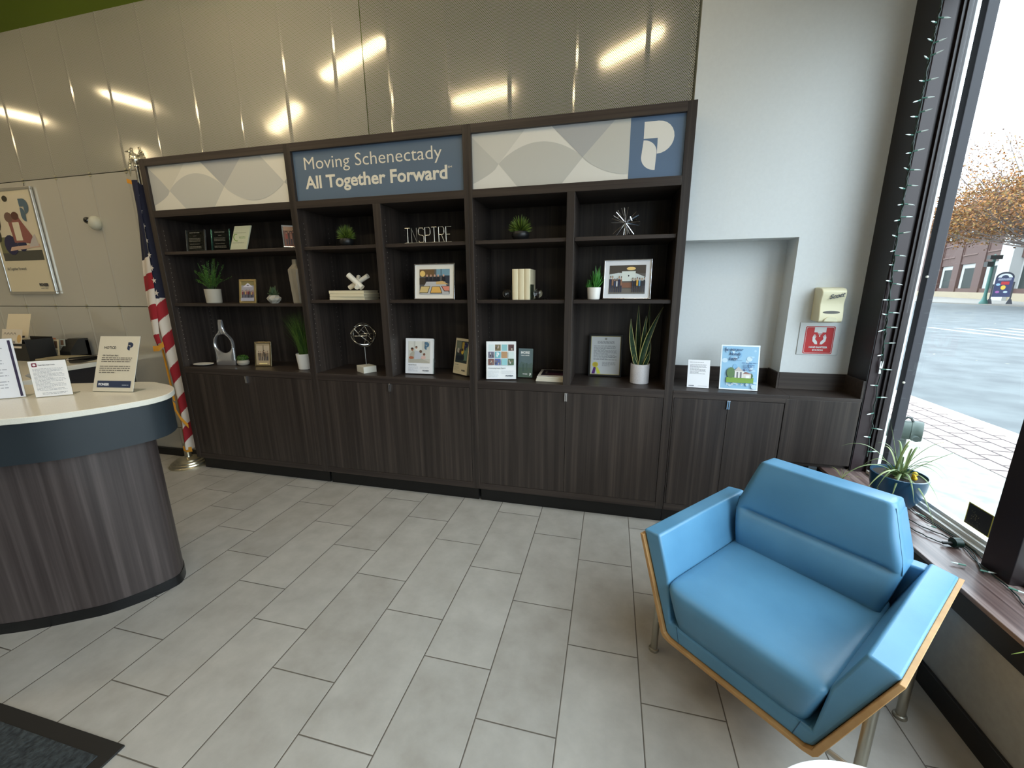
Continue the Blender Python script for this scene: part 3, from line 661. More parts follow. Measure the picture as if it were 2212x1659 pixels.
# white lying books
def book(b, w, d, h, cover=0, pages=1, c=.0025):
    b.box(0, w, 0, d, 0, c, cover); b.box(0, w, 0, d, h - c, h, cover); b.box(0, w, 0, c, c, h - c, cover); b.box(.004, w - .004, c, d - .004, c, h - c, pages)
CREAM = M((226, 216, 186), .6); PG = M((186, 174, 146), .8)
for k, (dx, z, lb) in enumerate(((.002, 0, 'bottom'), (.004, .0225, 'middle'), (0, .045, 'top'))):
    t = thing('stacked_book', lb + ' cream hardback of the three lying under the white knot sculpture', 'book', (-2.221 + dx, .118, S2 + .0005 + z), R(-2 if k == 1 else 0), 'cream hardbacks lying in a stack')
    b = B(); b.box(0, .29, 0, .2, 0, .0025); b.box(0, .29, 0, .2, .0195, .022); b.box(0, .29, 0, .003, .0025, .0195); b.build('cover', CREAM, t, smooth=False, bevel=.0008)
    B().box(.004, .286, .003, .196, .0025, .0195).build('pages', PG, t, smooth=False)
# X sculpture
t = thing('knot_sculpture', 'glossy white sculpture of crossed tubes on the stacked cream books', 'sculpture', (-2.032, .19, S2 + .0675))
W2 = M((236, 233, 222), .22, 0, .5)
B().tube([(-.054, -.01, .112), (.052, -.01, .019)], .021, 20).tube([(-.082, .03, .02), (.082, .03, .105)], .0175, 20).tube([(-.02, .065, .1), (.03, -.045, .02)], .0165, 20).build('crossed_tubes', W2, t, angle=.7)
# wire sphere on white base
t = thing('wire_orb', 'silver wire orb on a thin rod with a white block base', 'sculpture', (-2.035, .225, SC + .0005), R(-32))
B().box(-.062, .062, -.052, .052, 0, .05).build('base', M((226, 224, 212), .5), t, smooth=False, bevel=.002)
B().tube([(0, 0, .05), (0, 0, .200)], .0028, 8).build('rod', STEEL, t)
b = B(); c = Vector((0, 0, .290)); rO = .091
for (ax, ay, az) in ((0, 0, 32), (90, 0, 0), (55, 30, 0), (-50, 35, 40), (60, -55, 20)):
    Mx = Euler((R(ax), R(ay), R(az))).to_matrix() @ Euler((R(90), 0, 0)).to_matrix()
    pts = [c + Mx @ Vector((rO * math.cos(2 * PI * k / 40), rO * math.sin(2 * PI * k / 40), 0)) for k in range(40)]
    b.tube(pts, .0032, 6, closed=True)
for p, q in (((-.05, -.02, .30), (.03, .0, .36)), ((.03, .0, .36), (.07, .02, .285)), ((-.05, -.02, .285), (.06, .02, .285)), ((.06, .0, .30), (0, 0, .22))): b.tube([p, q], .0026, 6)
b.build('wire_rings', M((200, 200, 196), .2, 1.0), t)
# INSPIRE wire word
t = thing('word_sign', 'thin silver wire word INSPIRE standing on the top shelf', 'sign', (-1.415, .14, S1 + .0005))
wm = M((205, 200, 185), .3, .6)
B().box(-.172, .172, -.012, .012, 0, .003).build('base_bar', wm, t, smooth=False)
H_ = .096; lw = .0024
def letter(ch, x, w):
    P = {'I': [[(0, 1), (1, 1)], [(.5, 1), (.5, 0)], [(0, 0), (1, 0)]], 'N': [[(0, 0), (0, 1), (1, 0), (1, 1)]],
         'S': [[(1, .86), (.85, .98), (.2, .98), (0, .86), (0, .6), (.2, .52), (.8, .48), (1, .4), (1, .12), (.8, .02), (.15, .02), (0, .12)]],
         'P': [[(0, 0), (0, 1), (.8, 1), (1, .88), (1, .6), (.8, .48), (0, .48)]], 'R': [[(0, 0), (0, 1), (.8, 1), (1, .88), (1, .62), (.8, .5), (0, .5)], [(.5, .5), (1, 0)]],
         'E': [[(1, 1), (0, 1), (0, 0), (1, 0)], [(0, .5), (.75, .5)]]}[ch]
    b = B()
    for pl in P: b.tube([(x + p[0] * w, 0, .003 + p[1] * H_) for p in pl], lw, 6)
    return b
for ch, x in zip('INSPIRE', (-.170, -.122, -.070, -.022, .026, .078, .130)): letter(ch, x, .038).build('letter', wm, t)
# brochures in clear holders
def holder(label, x, y, w, h, d, yaw, art, n=6, col=PAPER, cat='brochures', name='brochure_holder', back=.006, grp=None, tilt=10, acr=.45):
    t = thing(name, label, cat, (x, y, SC + .0006), R(yaw), grp); sh = d * math.sin(R(tilt)) * .9
    rot = (-R(tilt), 0, 0)
    b = B(); g = .0025
    b.box(-w / 2 - .006, w / 2 + .006, d, d + g, 0, h * .98); b.box(-w / 2 - .006, -w / 2 - .006 + g, -.002, d, 0, h * acr); b.box(w / 2 + .006 - g, w / 2 + .006, -.002, d, 0, h * acr); b.box(-w / 2 - .006, w / 2 + .006, -.002, d, 0, g)
    b.build('clear_holder', ACRYL, t, loc=(0, 0, sh), rot=rot, smooth=False)
    for k in range(n):
        jx = random.uniform(-.003, .003) if k else 0
        B().box(-w / 2 + jx, w / 2 + jx, d * k / n, d * (k + .85) / n, .003, h - (random.uniform(0, .006) if k else 0)).build('booklet', col, t, loc=(0, 0, sh), rot=rot, smooth=False)
    a = Art(w, h - .003, -.0006); art(a); a.build('cover_print', t, loc=(0, 0, sh + .003), rot=rot)
    return t
def art_b1(a):
    a.rect(0, 0, 1, 1, (244, 245, 248)); a.rect(.1, .30, .9, .92, (214, 214, 206)); a.rect(.12, .66, .3, .92, (232, 232, 224)); a.rect(.36, .62, .6, .92, (236, 236, 228)); a.rect(.1, .30, .9, .42, (204, 200, 190))
    a.poly([(.14, .30), (.16, .55), (.28, .66), (.4, .55), (.6, .42), (.88, .33), (.88, .30)], (186, 182, 168)); a.ell(.25, .685, .05, .042, (176, 120, 92)); a.ell(.245, .71, .052, .028, (70, 52, 44)); a.ell(.40, .74, .04, .034, (196, 150, 124)); a.ell(.40, .76, .04, .02, (90, 66, 52))
    a.ell(.56, .63, .052, .042, (112, 86, 72)); a.ell(.69, .55, .042, .035, (126, 80, 66)); a.poly([(.32, .4), (.34, .66), (.48, .64), (.6, .54), (.58, .42)], (202, 206, 214)); a.ell(.22, .45, .09, .04, (186, 110, 80)); a.ell(.66, .46, .09, .05, (225, 190, 180))
    a.logo(.70, .68, .17, .22, (86, 122, 148)); a.text('Business Planning', .12, .235, .035, (60, 60, 66), .02); a.lines(.12, .06, .48, .2, 6, (212, 214, 220), 3); a.lines(.54, .14, .9, .2, 2, (212, 214, 220), 4); a.text('PIONEER', .64, .07, .048, (60, 70, 92), .03)
def art_b2(a):
    a.rect(0, 0, 1, 1, (226, 214, 180)); a.rect(.08, .32, .92, .93, (46, 60, 58)); a.rect(.1, .7, .45, .92, (120, 128, 110)); a.rect(.5, .62, .66, .9, (200, 170, 70)); a.rect(.66, .4, .9, .9, (110, 140, 122)); a.ell(.25, .66, .09, .07, (190, 186, 172)); a.ell(.38, .64, .07, .06, (96, 66, 50))
    a.ell(.56, .62, .08, .06, (226, 190, 60)); a.ell(.56, .69, .05, .04, (60, 44, 38)); a.poly([(.1, .5), (.7, .54), (.72, .42), (.4, .38), (.1, .4)], (22, 32, 46)); a.logo(.66, .68, .24, .22, (42, 44, 96)); a.text('Your Needs', .1, .25, .035, (60, 56, 48), .02); a.lines(.1, .08, .46, .22, 5, (200, 190, 160), 3); a.text('PIONEER', .62, .1, .05, (56, 50, 46), .04, xs=.8)
def art_rep(a):
    a.rect(0, 0, 1, 1, (246, 249, 250)); cols = [[(222, 236, 236), (128, 116, 84), (150, 205, 210), (100, 70, 70)], [(120, 120, 140), (120, 190, 200), (190, 150, 110), (222, 238, 236)], [(130, 90, 84), (90, 110, 170), (150, 208, 214), (80, 110, 80)]]
    rr = random.Random(5)
    for r_ in range(3):
        for c_ in range(4):
            u, v = .07 + c_ * .225, .75 - r_ * .19; cc = cols[r_][c_]; a.rect(u, v, u + .19, v + .165, cc)
            if cc[0] < 140 and not (r_ == 1 and c_ == 1):
                for q in range(5): a.ell(u + .03 + rr.random() * .13, v + .03 + rr.random() * .09, .02, .03, rr.choice([(196, 180, 160), (70, 62, 60), (150, 120, 104), (110, 110, 120), (210, 206, 200)]), 8)
            if r_ == 1 and c_ == 1: a.logo(u + .045, v + .02, .1, .13, (240, 248, 248))
    a.text('Community Impact Report', .07, .275, .042, (60, 70, 84), .02); a.lines(.07, .05, .44, .23, 7, (224, 230, 234), 3); a.lines(.52, .14, .95, .23, 3, (224, 230, 234), 4); a.text('PIONEER', .66, .07, .05, (56, 72, 96), .04)
def art_more(a):
    a.rect(0, 0, 1, 1, (104, 124, 128)); a.rect(0, 0, 1, .34, (86, 106, 92)); a.poly([(0, .34), (.2, .55), (.45, .5), (.7, .46), (1, .52), (1, .34)], (92, 112, 108)); a.rect(.3, .2, .42, .46, (74, 96, 90)); a.rect(.56, .24, .66, .5, (78, 100, 94))
    a.text('MORE', .16, .82, .115, (240, 242, 240), .05); a.text('THAN A BANK', .16, .745, .046, (240, 242, 240), .04, xs=1.0); a.text('PIONEER', .34, .10, .05, (238, 240, 236), .04, xs=.85); a.logo(.82, .05, .13, .11, (240, 242, 238))
holder('white booklets with a family photo in a clear holder below the food photo', -1.578, .205, .220, .268, .03, 2, art_b1, 6)
holder('cream booklets with an office photo in a clear holder, turned to the post', -1.262, .235, .165, .268, .05, -32, art_b2, 8, M((226, 214, 184), .6))
holder('white report with a grid of small squares in a clear holder', -.918, .150, .208, .268, .03, 11, art_rep, 6)
holder('narrow grey-green cards headed MORE in a clear holder', -.767, .245, .102, .21, .02, 0, art_more, 4, M((120, 136, 130), .6))
# stacked magazines
for k in range(3):
    t = thing('magazine', ('bottom', 'middle', 'top')[k] + ' magazine of the stack lying at the right of the report holder', 'magazine', (-.672 + .004 * k, .165, SC + .0006 + k * .0115), R(1.5 * k - 1), 'magazines lying in a stack')
    B().box(0, .19, 0, .255, 0, .011).build('pages', M((228, 222, 204), .7), t, smooth=False, bevel=.001)
    if k == 2:
        a = B(); a.box(0, .19, 0, .255, .0112, .012); a.build('cover', M((236, 234, 230), .35), t, smooth=False)
        a = B(); a.box(.02, .19, .05, .235, .0121, .0124); a.build('cover_print', M((34, 28, 48), .35), t, smooth=False); a = B(); a.box(.06, .19, .07, .12, .0125, .0127); a.build('cover_stripe', M((80, 40, 60), .35), t, smooth=False)
        a = B(); a.lathe([(.008, .0126), (.008, .0128)], (.05, .16), 12).lathe([(.007, .0126), (.007, .0128)], (.05, .125), 12); a.build('cover_roundel', M((170, 160, 140), .4), t)
# standing cream books + glass bookends
for k, (x0, w, lb) in enumerate(((-.828, .040, 'left'), (-.788, .041, 'middle'), (-.747, .040, 'right'))):
    t = thing('standing_book', lb + ' one of three upright cream books between glass bookends', 'book', (x0, .125, S2 + .0006), 0, 'upright cream books')
    pr = [(0, .195), (0, .006), (.006, .001), (w / 2, -.002), (w - .006, .001), (w - .0008, .006), (w - .0008, .195), (w - .004, .195), (w - .004, .008), (.004, .008), (.004, .195)]
    B().prism(pr, 0, .196, 'z').build('cover', M((228, 216, 182), .6), t, angle=.5)
    B().box(.0045, w - .0045, .009, .188, .003, .190).build('pages', PG, t, smooth=False)
for sg, x, lb in ((-1, -.829, 'left'), (1, -.706, 'right')):
    t = thing('glass_bookend', 'clear glass ball bookend at the ' + lb + ' of the upright cream books', 'bookend', (x, .17, S2 + .0006), 0 if sg == 1 else PI, 'glass bookends')
    B().box(.001, .095, -.045, .045, 0, .009).box(.001, .010, -.045, .045, .009, .098).build('glass_bracket', SMOKE, t, smooth=False, bevel=.0008)
GB = bpy.data.materials.new('solid_glass'); GB.use_nodes = True
_b = GB.node_tree.nodes['Principled BSDF']; _b.inputs['Transmission Weight'].default_value = 1.0; _b.inputs['Roughness'].default_value = 0.0; _b.inputs['IOR'].default_value = 1.48
for o in [o for o in COL.objects if o.name.startswith('glass_bookend')]:
    B().ball((.045, 0, .040), .0305, 24).build('glass_ball', GB, o)
# starburst
t = thing('starburst_sculpture', 'silver starburst of folded metal loops on the right top shelf', 'sculpture', (-.125, .17, S1 + .0005))
b = B(); rr = random.Random(8); c = Vector((0, 0, .078))
dirs = [(-1, 0, .18), (1, 0, -.1), (0, 0, 1), (-.45, .1, .95), (-.7, -.2, .55), (.75, -.1, .55), (-.7, .1, -.75), (.05, -.1, -1), (.5, .2, -.85), (.6, .5, .3), (-.4, -.7, .3), (.3, -.8, .1), (-.3, .7, -.3), (.2, -.3, -.9)]
for d in dirs:
    d = Vector(d).normalized(); ln = min(.088 if d.z > -.5 else .077 / max(.01, -d.z), .1) * (1.05 if d.z > .8 else 1); s = d.cross(Vector((.2, 1, .1))).normalized() * .013
    if d.z < -.3: ln = min(ln, .074 / -d.z)
    e = c + d * ln; b.tube([c, e - s * .9 - d * .004, e + s * .9 - d * .004, c], .0028, 5)
b.build('metal_loops', SILVER, t)
# succulent in white pot (right)
t = plant_thing('spiky green succulent in a small white pot beside the lobby photo', -.298, .165, S2)
pot(B(), .038, .043, .076).build('pot', CERAM, t)
b = B(); rr = random.Random(14)
for (cx, r, n, rs) in ((.012, .055, 10, .13), (-.030, .030, 8, .06)): succulent(b, (cx, 0), .066, r, n, rs, rr, w=.16)
b.build('leaves', [M((54, 120, 44), .4), M((76, 146, 58), .4)], t, fix=False)
# snake plant
t = plant_thing('tall snake plant with yellow-edged leaves in a white pot', .023, .268, SC)
B().lathe([(.058, 0), (.061, .003), (.062, .130), (.061, .132), (.056, .132), (.055, .116), (.001, .114)]).build('pot', noisy((205, 202, 206), (225, 222, 224), nscale=180, rough=.5, world=False), t)
b = B()
for (bx, by, tx, ty, tz, w, bx2) in ((-.02, -.01, -.079, -.05, .432, .020, -.012), (-.005, .02, -.028, .08, .515, .020, -.004), (.005, .0, .018, .0, .448, .020, 0), (.0, -.02, .118, -.03, .510, .022, -.02), (.02, .03, .045, .1, .525, .016, .004), (.025, .01, .052, .03, .31, .016, .012), (-.015, -.02, -.045, -.03, .2, .015, -.01), (.02, -.02, .05, -.04, .22, .017, .006)):
    b.leaf((bx, by, .11), (tx, ty, tz), w, bend=(bx2, 0, 0), side=(1, .25, 0), n=14, edge=.22, shape=1, fold=-.3)
o = b.build('leaves', [noisy((20, 44, 28), (44, 74, 44), scale=(30, 30, 90), nscale=1, rough=.4, world=False), M((196, 190, 120), .45)], t, fix=False)
md = o.modifiers.new('th', 'SOLIDIFY'); md.thickness = .002
B().lathe([(.055, .114), (.055, .116), (.001, .118)]).build('soil', M((120, 100, 78), .9), t)

# acrylic sign holders
def easel_sign(label, x, y, z, w, h, yaw, art, tilt=12, name='sign_holder', grp=None):
    t = thing(name, label, 'sign', (x, y, z + .003), R(yaw), grp); rot = (-R(tilt), 0, 0)
    b = B(); b.box(-w / 2 - .002, w / 2 + .002, .0012, .0032, 0, h + .002); b.build('clear_back', ACRYL, t, rot=rot, smooth=False)
    b = B(); b.box(-w / 2 - .002, w / 2 + .002, .002, .07, -.0025, -.0005); b.build('clear_foot', ACRYL, t, smooth=False)
    B().box(-w / 2, w / 2, 0, .001, 0.001, h).build('paper', PAPER, t, rot=rot, smooth=False)
    a = Art(w, h, -.0003); art(a); a.build('print', t, rot=rot)
    return t
def art_s1(a):
    a.rect(0, 0, 1, 1, (240, 240, 242)); a.lines(.08, .88, .8, .94, 1, (150, 150, 154), 2, .3); a.lines(.1, .48, .86, .84, 9, (110, 110, 116), 4, .35); a.text('PIONEER', .08, .05, .045, (50, 56, 80), .03); a.lines(.5, .05, .92, .08, 1, (190, 190, 194), 4)
def art_s2(a):
    a.rect(0, 0, 1, 1, (240, 246, 250)); a.rect(.03, .03, .97, .97, (150, 196, 226)); rr = random.Random(2)
    for i in range(26): a.ell(.08 + rr.random() * .84, .08 + rr.random() * .84, .03 + rr.random() * .05, .02 + rr.random() * .05, rr.choice([(176, 212, 236), (132, 182, 218), (200, 226, 242)]), 10)
    dk = (36, 66, 110)
    a.text('Tap into your', .06, .87, .085, dk, .02, shear=.35, xs=.8); a.text("Home's", .22, .77, .085, dk, .02, shear=.35, xs=.8); a.text('Equity!', .2, .67, .085, dk, .02, shear=.35, xs=.8); a.rect(.2, .655, .55, .66, dk)
    a.lines(.55, .59, .95, .62, 1, (40, 80, 140), 3, .35); a.lines(.58, .48, .9, .57, 4, (90, 120, 160), 5); a.text('Apply Today!', .58, .44, .04, (60, 40, 110), .02, shear=.3, xs=.9)
    a.rect(.17, .16, .87, .28, (120, 160, 62)); a.ell(.28, .38, .11, .12, (92, 124, 78)); a.ell(.8, .32, .05, .06, (70, 100, 60))
    a.rect(.38, .27, .62, .42, (228, 226, 222)); a.poly([(.36, .42), (.47, .52), (.6, .42)], (196, 190, 184)); a.rect(.6, .27, .8, .36, (222, 216, 208)); a.poly([(.58, .36), (.66, .41), (.84, .36)], (150, 110, 100)); a.rect(.43, .27, .47, .40, (120, 120, 124)); a.rect(.52, .27, .56, .40, (120, 120, 124)); a.rect(.66, .27, .76, .33, (240, 240, 240))
    for i in range(6): a.ell(.2 + i * .125, .125, .022, .018, (232, 236, 238), 12); a.ell(.2 + i * .125, .125, .010, .009, (60, 70, 90), 8)
easel_sign('small white text card in a clear holder on the low cabinet', .378, .185, SC, .130, .178, -2, art_s1)
easel_sign('light blue flyer about home equity with a house picture', .608, .170, SC, .216, .28, -3, art_s2)
# ------------------------------------------------------------------ hand sanitizer
t = thing('soap_dispenser', 'cream wall hand sanitizer dispenser on the grey wall', 'dispenser', (1.052, YB - .0005, 1.37))
CRM = M((226, 220, 186), .35)
prof = [(0, .005), (-.088, .0), (-.098, .006), (-.100, .03), (-.095, .07), (-.088, .10), (-.092, .13), (-.100, .155), (-.099, .178), (-.085, .192), (-.05, .198), (0, .199)]
b = B(); b.prism(prof, -.062, .062, 'x'); b.build('dispenser_body', CRM, t, bevel=.006, seg=3, angle=.6)
b = B(); b.prism([(.042 * math.cos(2 * PI * i / 24), .058 + .0085 * math.sin(2 * PI * i / 24)) for i in range(24)], -.0990, -.092, 'y'); b.build('level_window', M((92, 92, 88), .3), t)
b = B(); b.prism([(.036 * math.cos(PI * i / 16), .004 + .030 * math.sin(PI * i / 16)) for i in range(17)], -.106, -.09, 'y'); b.build('push_lever', M((220, 216, 184), .35), t, bevel=.003)
b = B(); vs, fs = text_mesh('Scott', .034, -.024, .132, 'LEFT', .03, -.1015, .3); vs = [(v[0], v[1], v[2] + (v[0] + .024) * .22) for v in vs]; b.add(vs, fs); b.build('lettering', M((70, 74, 76), .5), t, smooth=False, fix=False)
t = thing('sanitizer_sign', 'red hand sanitizer station sign on a clear plate below the dispenser', 'sign', (1.053, YB - .001, 1.166))
B().box(-.110, .110, -.004, 0, 0, .196).build('backing_plate', M((206, 210, 210), .25, .2), t, smooth=False, bevel=.001)
def rr_rect(u0, v0, u1, v1, r, n=5):
    p = []
    for cx, cy, a in ((u1 - r, v1 - r, 0), (u0 + r, v1 - r, 90), (u0 + r, v0 + r, 180), (u1 - r, v0 + r, 270)): p += [(cx + r * math.cos(R(a + 90 * i / n)), cy + r * math.sin(R(a + 90 * i / n))) for i in range(n + 1)]
    return p
a = Art(.156, .168, -.0046); RED = (196, 40, 42); WH_ = (232, 234, 234)
a.poly(rr_rect(0, 0, 1, 1, .06), RED); a.poly(rr_rect(.03, .03, .97, .97, .05), WH_); a.poly(rr_rect(.04, .04, .96, .96, .05), RED)
a.rect(.3, .78, .7, .965, WH_); a.rect(.42, .745, .58, .78, WH_); a.rect(.45, .70, .55, .735, (200, 205, 206)); a.ell(.5, .655, .022, .035, WH_)
for sg in (-1, 1):
    X = lambda u: .5 + sg * u
    a.poly([(X(.04), .35), (X(.12), .35), (X(.22), .46), (X(.235), .60), (X(.19), .72), (X(.175), .71), (X(.19), .62), (X(.155), .70), (X(.14), .69), (X(.165), .6), (X(.125), .66), (X(.112), .65), (X(.14), .56), (X(.13), .52), (X(.06), .45)], WH_)
a.text('HAND SANITIZER', .5, .215, .085, WH_, .04, 'CENTER', xs=.86); a.text('STATION', .5, .11, .085, WH_, .04, 'CENTER', xs=.95)
a.build('sign_print', t, loc=(0, 0, .006))

# ------------------------------------------------------------------ framed poster and camera on the left wall
t = thing('framed_poster', 'tall silver-framed poster of people picnicking on the panelled wall', 'poster', (-5.68, .300, 1.556))
w, h = .655, .955
b = B()
for (a_, c_, d_, e_) in ((-w / 2, w / 2, 0, .024), (-w / 2, w / 2, h - .024, h), (-w / 2, -w / 2 + .024, .024, h - .024), (w / 2 - .024, w / 2, .024, h - .024)): b.box(a_, c_, -.018, .004, d_, e_)
b.build('frame', M((200, 200, 196), .3, .9), t, smooth=False, bevel=.004)
B().box(-w / 2 + .02, w / 2 - .02, -.008, 0, .02, h - .02).build('poster_board', PAPER, t, smooth=False)
a = Art(w - .048, h - .048, -.009); a.rect(0, 0, 1, 1, (226, 216, 188)); a.rect(.05, .32, .95, .96, (226, 216, 192)); a.rect(.05, .32, .95, .42, (78, 78, 70)); a.rect(.05, .40, .3, .56, (120, 120, 84))
for (u, v, ru, rv) in ((.12, .85, .12, .08), (.1, .72, .09, .1), (.2, .92, .12, .04), (.07, .58, .06, .07), (.42, .93, .06, .03)): a.ell(u, v, ru, rv, (52, 50, 34), 12)
a.ell(.3, .48, .15, .1, (40, 40, 78)); a.ell(.55, .48, .1, .07, (34, 38, 76)); a.poly([(.36, .74), (.6, .76), (.82, .56), (.8, .48), (.6, .5), (.4, .5)], (150, 92, 84)); a.rect(.45, .52, .6, .7, (232, 222, 198)); a.ell(.4, .75, .09, .05, (120, 92, 80)); a.ell(.55, .76, .08, .04, (96, 60, 48)); a.poly([(.25, .42), (.94, .45), (.94, .48), (.3, .46)], (214, 180, 160)); a.poly([(.7, .45), (.92, .46), (.88, .58), (.78, .52)], (196, 190, 188))
a.logo(.70, .70, .2, .22, (88, 112, 128)); a.text('All Together Forward', .06, .225, .040, (90, 92, 96), .01, xs=.82); a.text('PIONEER', .70, .055, .042, (48, 50, 60), .05, xs=.8); a.lines(.72, .03, .9, .04, 1, (110, 110, 110), 3)
a.build('poster_print', t, loc=(0, 0, .024))
B().tube([(.23, .002, h), (.235, .004, h + .055)], .002, 6).build('hanging_wire', BLACK, t)
t = thing('security_camera', 'white dome camera with a black lens on the panelled wall', 'camera', (-4.655, .306, 2.165))
B().lathe([(.001, 0), (.052, .001), (.056, .010), (.054, .02)], n=28).build('mount', M((190, 190, 172), .4), t, rot=(R(90), 0, 0))
B().ball((0, -.018, 0), .054, 28, sz=(1, .9, 1.12)).build('housing', M((196, 196, 180), .4), t)
B().ball((-.030, -.052, .018), .029, 18).build('lens_dome', M((12, 12, 13), .08, 0, 1), t)

# ------------------------------------------------------------------ flag
t = thing('flag', 'furled american flag with gold fringe on a silver stand beside the bookcase', 'flag', (-3.94, .150, 0)); flag_root = t
B().lathe([(.155, 0), (.155, .010), (.150, .016), (.142, .018), (.138, .030), (.122, .034), (.118, .046), (.098, .052), (.092, .064), (.07, .072), (.03, .080), (.026, .095), (.024, .21), (.001, .212)], n=40).build('base', M((206, 198, 172), .28, .9), t, angle=.6)
top = Vector((.075, .0, 2.44))
B().tube([(0, 0, .1), top * .999], .0115, 12).build('pole', M((150, 110, 60), .35), t)
B().tube([top + Vector((-.0, 0, -.05)), top + Vector((.003, 0, .085))], .013, 12).ball(tuple(top + Vector((.003, 0, .09))), .02, 12).build('ferrule', M((220, 220, 214), .15, 1), t)
# eagle
b = B(); e0 = top + Vector((.003, 0, .105))
b.ball(tuple(e0 + Vector((0, 0, .035))), .034, 14, sz=(.85, .9, 1.4)); b.ball(tuple(e0 + Vector((-.012, -.02, .085))), .014, 10); b.tube([e0 + Vector((-.015, -.03, .085)), e0 + Vector((-.022, -.048, .078))], .006, 6, taper=[1, .3])
for sg in (-1, 1):
    for k in range(7):
        a0 = R(100 - 16 * k); p = e0 + Vector((sg * .018, .004, .055)); q = p + Vector((sg * (.035 + .012 * k) * .9, .012, .065 * math.cos(R(26 * k)) + .01))
        b.leaf(p, q, .018, n=4, side=(.6, 0, .8), shape=1)
        b.leaf(q + Vector((-sg * .014, 0, -.006)), q + Vector((-sg * .002, .006, -.06 - .004 * k)), .012, n=3, side=(1, 0, 0), shape=1)
b.tube([e0 + Vector((0, .01, .01)), e0 + Vector((.0, .02, -.03))], .012, 8, taper=[1, .3])
o = b.build('eagle', M((232, 228, 208), .2, .9), t, fix=False); md = o.modifiers.new('th', 'SOLIDIFY'); md.thickness = .002
NAVY, REDC, WHC, FRG = M((22, 26, 52), .8), M((150, 24, 36), .8), M((214, 206, 196), .8), M((214, 150, 40), .8)
def fold(b, xl, xr, ztop, zbot, yc, color, pleat=2.0, n=300, m=90, amp=.03):
    o = len(b.v)
    for i in range(n + 1):
        s_ = i / n; z = ztop(0) + (zbot(0) - ztop(0)) * s_
        for j in range(m + 1):
            u = j / m; zz = ztop(u) + (zbot(u) - ztop(u)) * s_
            x = xl(zz) + (xr(zz) - xl(zz)) * u
            b.v.append((x, yc + amp * math.cos(u * PI * pleat) - .01 * math.sin(zz * 5 + u * 3), zz))
    for i in range(n):
        for j in range(m):
            c = [o + i * (m + 1) + j, o + i * (m + 1) + j + 1, o + (i + 1) * (m + 1) + j + 1, o + (i + 1) * (m + 1) + j]
            zc = sum(b.v[q][2] for q in c) / 4; b.f.append(c); b.fm.append(color((j + .5) / m, zc))
def lerpf(pts):
    def f(z):
        for (z0, v0), (z1, v1) in zip(pts, pts[1:]):
            if z0 >= z >= z1: return v0 + (v1 - v0) * (z0 - z) / (z0 - z1)
        return pts[0][1] if z > pts[0][0] else pts[-1][1]
    return f
# local x (relative to -3.93)
Lx = lerpf([(2.42, .06), (2.2, .045), (1.74, -.002), (1.4, -.030), (1.2, -.048), (1.12, -.03), (.7, .00), (.15, .03)])
def striping(off, slope, step=.118, navy_to=1.82):
    def f(u, z):
        if z > navy_to - slope * u * .0 + .03 * u: return 0
        k = math.floor((navy_to - z - slope * u) / step); return 2 if k % 2 == 0 else 1
    return f
b = B()
# left (outer) fold, ends at z 1.17 with a fringe
fold(b, Lx, lambda z: Lx(z) + .115, lambda u: 2.41, lambda u: 1.10 + .05 * u, -.072, striping(0, -.03, .125, 1.82), pleat=1.3, amp=.02)
# right (inner) fold running behind the bookcase edge, to the floor
Rx0 = lerpf([(2.42, .10), (1.9, .06), (1.3, .02), (.9, .01), (.5, .05), (.15, .05)])
Rx1 = lerpf([(2.42, .155), (1.9, .165), (.9, .168), (.5, .165), (.15, .14)])
fold(b, Rx0, Rx1, lambda u: 2.415 - .03 * u, lambda u: .17 + .02 * abs(u - .5), -.045, striping(.05, -.20, .135, 1.50), pleat=2.2, amp=.025)
# rear narrow red fold
fold(b, lambda z: Lx(z) + .02, lambda z: Lx(z) + .09, lambda u: 1.3, lambda u: .62, -.02, lambda u, z: 1, pleat=1, n=30, m=8, amp=.01)
o = b.build('cloth', [NAVY, REDC, WHC], t, fix=False, angle=3)
md = o.modifiers.new('th', 'SOLIDIFY'); md.thickness = .002
def star(b, c, r, m=2, ang=0):
    pts = [(c[0] + (r if k % 2 == 0 else r * .4) * math.sin(PI * k / 5 + ang), c[1], c[2] + (r if k % 2 == 0 else r * .4) * math.cos(PI * k / 5 + ang)) for k in range(10)]
    b.add(pts, [tuple(range(10))])
for k, z in enumerate((2.30, 2.19, 2.08, 1.97, 1.86, 1.76, 1.66, 1.56)):
    sb_ = B(); star(sb_, (.142 - .002 * k, -.085, z), .020 + .0012 * k, ang=.2 * (k % 3)); sb_.build('star', WHC, t, smooth=False, fix=False)
def fringe(b, pts, ln, rr=random.Random(3)):
    for p, q in zip(pts, pts[1:]):
        p, q = Vector(p), Vector(q); k = max(2, int((q - p).length / .004))
        for i in range(k):
            c = p.lerp(q, i / k); b.tube([c, c + Vector((rr.uniform(-.003, .003), 0, -ln))], .0022, 4)
for segs, ln in (([(Lx(1.12) - .002, -.085, 1.115), (Lx(1.12) + .06, -.09, 1.12), (Lx(1.12) + .115, -.08, 1.16)], .045), ([(.05, -.08, .60), (.11, -.085, .50), (.166, -.07, .42)], .04),
                 ([(.01, -.06, .64), (.05, -.06, .60)], .05), ([(.045, -.065, .20), (.09, -.07, .19), (.14, -.06, .20)], .045), ([(.055, -.08, 2.43), (.15, -.08, 2.40)], .03)):
    b = B(); fringe(b, segs, ln); b.build('gold_fringe', FRG, t, fix=False)
b = B(); b.tube([(-.01, -.03, 1.08), (.0, -.03, .8), (.02, -.04, .62)], .008, 6)
b.build('gold_fringe', FRG, t, fix=False)

for o in flag_root.children:
    if o.name.split('.')[0] in ('cloth', 'star', 'gold_fringe'): o.location = (-.022, .020, 0)
